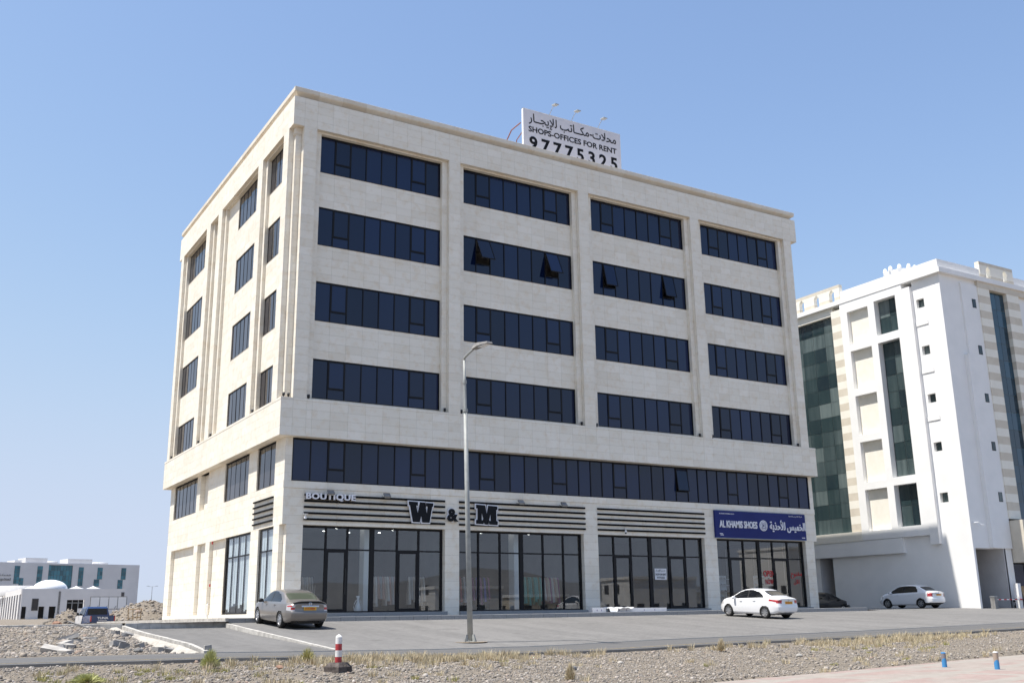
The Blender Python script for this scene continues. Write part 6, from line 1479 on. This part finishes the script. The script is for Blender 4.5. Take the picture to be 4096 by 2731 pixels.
for lb, (x, y) in zip(('leftmost', 'nearest', 'rightmost'), ((-8.42,-8.71),(-8.28,-9.39),(-8.05,-8.97))): block(x, y, .34, .17, .15, lb+' of three dark concrete blocks dumped beside the outer kerb', CONCD, 'dark blocks beside the kerb')
mb = MB(); mb.box(-.42, .42, -.05, .05, 0, .035); o = mb.build('timber_plank', WOOD, None, loc=(-9.31, -6.11, float(ground_z(-9.31, -6.11))+.12)); o.rotation_euler = (.1, .32, -.5); setmat(o, CONCD); tag(o, 'dark plank sticking out of the lot by the kerb', 'plank')
# dry grass
m, nt, b = _new('dry_grass'); isl = island(nt); c = ramp(nt, isl, [(0, (.42, .33, .20)), (.5, (.55, .46, .31)), (.85, (.64, .56, .40)), (1, (.46, .41, .22))]); nt.links.new(c, b.inputs['Base Color']); b.inputs['Roughness'].default_value = .9; GRASS = m
GREENG = flat('yellow_green_grass', (.38, .35, .13), .9); SHRUBM = flat('shrub_green', (.46, .46, .20), .9)
def tufts(name, centers, mat, hmin, hmax, blades, spread):
    V = []; F = []
    for (cx, cy, cz) in centers:
        k = random.randint(int(blades*.6), blades); hh = random.uniform(hmin, hmax); sp = spread*random.uniform(.6, 1.3)
        for _ in range(k):
            a = random.uniform(0, 6.28); r = sp*math.sqrt(random.random()); x, y = cx+r*math.cos(a), cy+r*math.sin(a)*.8; h = hh*random.uniform(.45, 1.1)
            lean = random.uniform(.05, .55)*h; la = a+random.uniform(-.8, .8); w = random.uniform(.0035, .008); wa = random.uniform(0, 6.28); dx, dy = w*math.cos(wa), w*math.sin(wa); o = len(V)
            mx, my = x+lean*.35*math.cos(la), y+lean*.35*math.sin(la); tx, ty = x+lean*math.cos(la), y+lean*math.sin(la)
            V += [(x-dx, y-dy, cz-.01), (x+dx, y+dy, cz-.01), (mx+dx*.8, my+dy*.8, cz+h*.55), (mx-dx*.8, my-dy*.8, cz+h*.55), (tx, ty, cz+h)]; F += [(o, o+1, o+2, o+3), (o+3, o+2, o+4)]
    mb = MB(); mb.v = V; mb.f = F; mb.m = [0]*len(F); return mb.build(name, mat)
def gpos(n, y0, y1, x0=-16, x1=46, clump=True):
    P_ = verge_pts(n, y0, y1, x0, x1)
    if clump: k = rough(P_[:, 0]*1.1+5, P_[:, 1]*1.3); P_ = P_[k > RNG.uniform(-.35, .35, len(P_))]
    return P_.tolist()
stuff(tufts('dry_grass', gpos(360, -23.6, -22.15, -12, -1)+gpos(1000, -23.4, -22.1, -1, 46)+gpos(330, -25, -22.6), GRASS, .10, .26, 46, .12))
stuff(tufts('dry_grass', gpos(300, -30, -23), GRASS, .07, .20, 55, .15)); stuff(tufts('dry_grass', gpos(110, -29, -23)+gpos(30, -27, -24, -13, -9, False), GREENG, .05, .13, 60, .14))
def bush(x, y, h, w, lab, mat, n=420):
    z = float(ground_z(x, y)); r = thing('shrub', lab, 'shrub', (x, y, z)); mb = MB()
    for k in range(9): a = random.uniform(0, 6.28); mb.tube([(0, 0, 0), (.25*w*math.cos(a), .25*w*math.sin(a), h*.6)], [.008, .003], 4)
    mb.build('stems', WOOD, r); V = []; F = []
    for _ in range(n):
        a = random.uniform(0, 6.28); el = random.uniform(.15, 1.45); L_ = h*random.uniform(.55, 1.1); rr = w*.5
        tip = Vector((math.cos(a)*math.cos(el)*rr*random.uniform(.7, 1.15), math.sin(a)*math.cos(el)*rr, L_*math.sin(el)+.02)); st = tip*random.uniform(.25, .6); d = Vector((random.uniform(-1, 1), random.uniform(-1, 1), random.uniform(-.3, .3))).normalized()*random.uniform(.004, .008); o = len(V)
        V += [tuple(st-d), tuple(st+d), tuple((st+tip)/2+d*1.2+Vector((0,0,.015))), tuple(tip)]; F += [(o, o+1, o+2, o+3)]
    mb = MB(); mb.v = V; mb.f = F; mb.m = [0]*len(F); mb.build('foliage', mat, r); return r
bush(-8.97, -23.45, .44, .50, 'round yellow green shrub on the verge before the outer kerb end', SHRUBM, 900)
bush(-12.1, -26.6, .18, .7, 'low spreading yellow green plant at the lower left edge', SHRUBM, 700)
bush(-6.46, -22.95, .36, .5, 'wispy green grass clump between the silver sedan and marker post', GREENG, 260)
bush(-3.1, -29.5, .36, .28, 'upright straw coloured clump at the bottom edge near the middle', GRASS, 420)
bush(6.5, -23.5, .42, .34, 'upright brown straw clump on the bank in front of the empty shop', GRASS, 420)
# far bush beside the hut
fb = thing('palm_bush', 'small palm like bush beside the grey hut', 'bush', (27.0, 166.0, .7)); mb = MB(); mb.tube([(0, 0, 0), (0, 0, 1.1)], [.25, .2], 8); mb.build('trunk', WOOD, fb); mb = MB()
for k in range(70):
    a = random.uniform(0, 6.28); e = random.uniform(-.2, 1.4); L_ = random.uniform(1.0, 1.6); d = Vector((math.cos(a)*math.cos(e), math.sin(a)*math.cos(e), math.sin(e))); s = Vector((-math.sin(a), math.cos(a), 0))*.09; b0 = Vector((0, 0, 1.1))
    mb.quad(tuple(b0-s*.3), tuple(b0+s*.3), tuple(b0+d*L_*.6+s), tuple(b0+d*L_-Vector((0, 0, .25))))
mb.build('fronds', flat('palm_green', (.10, .13, .05), .8), fb)
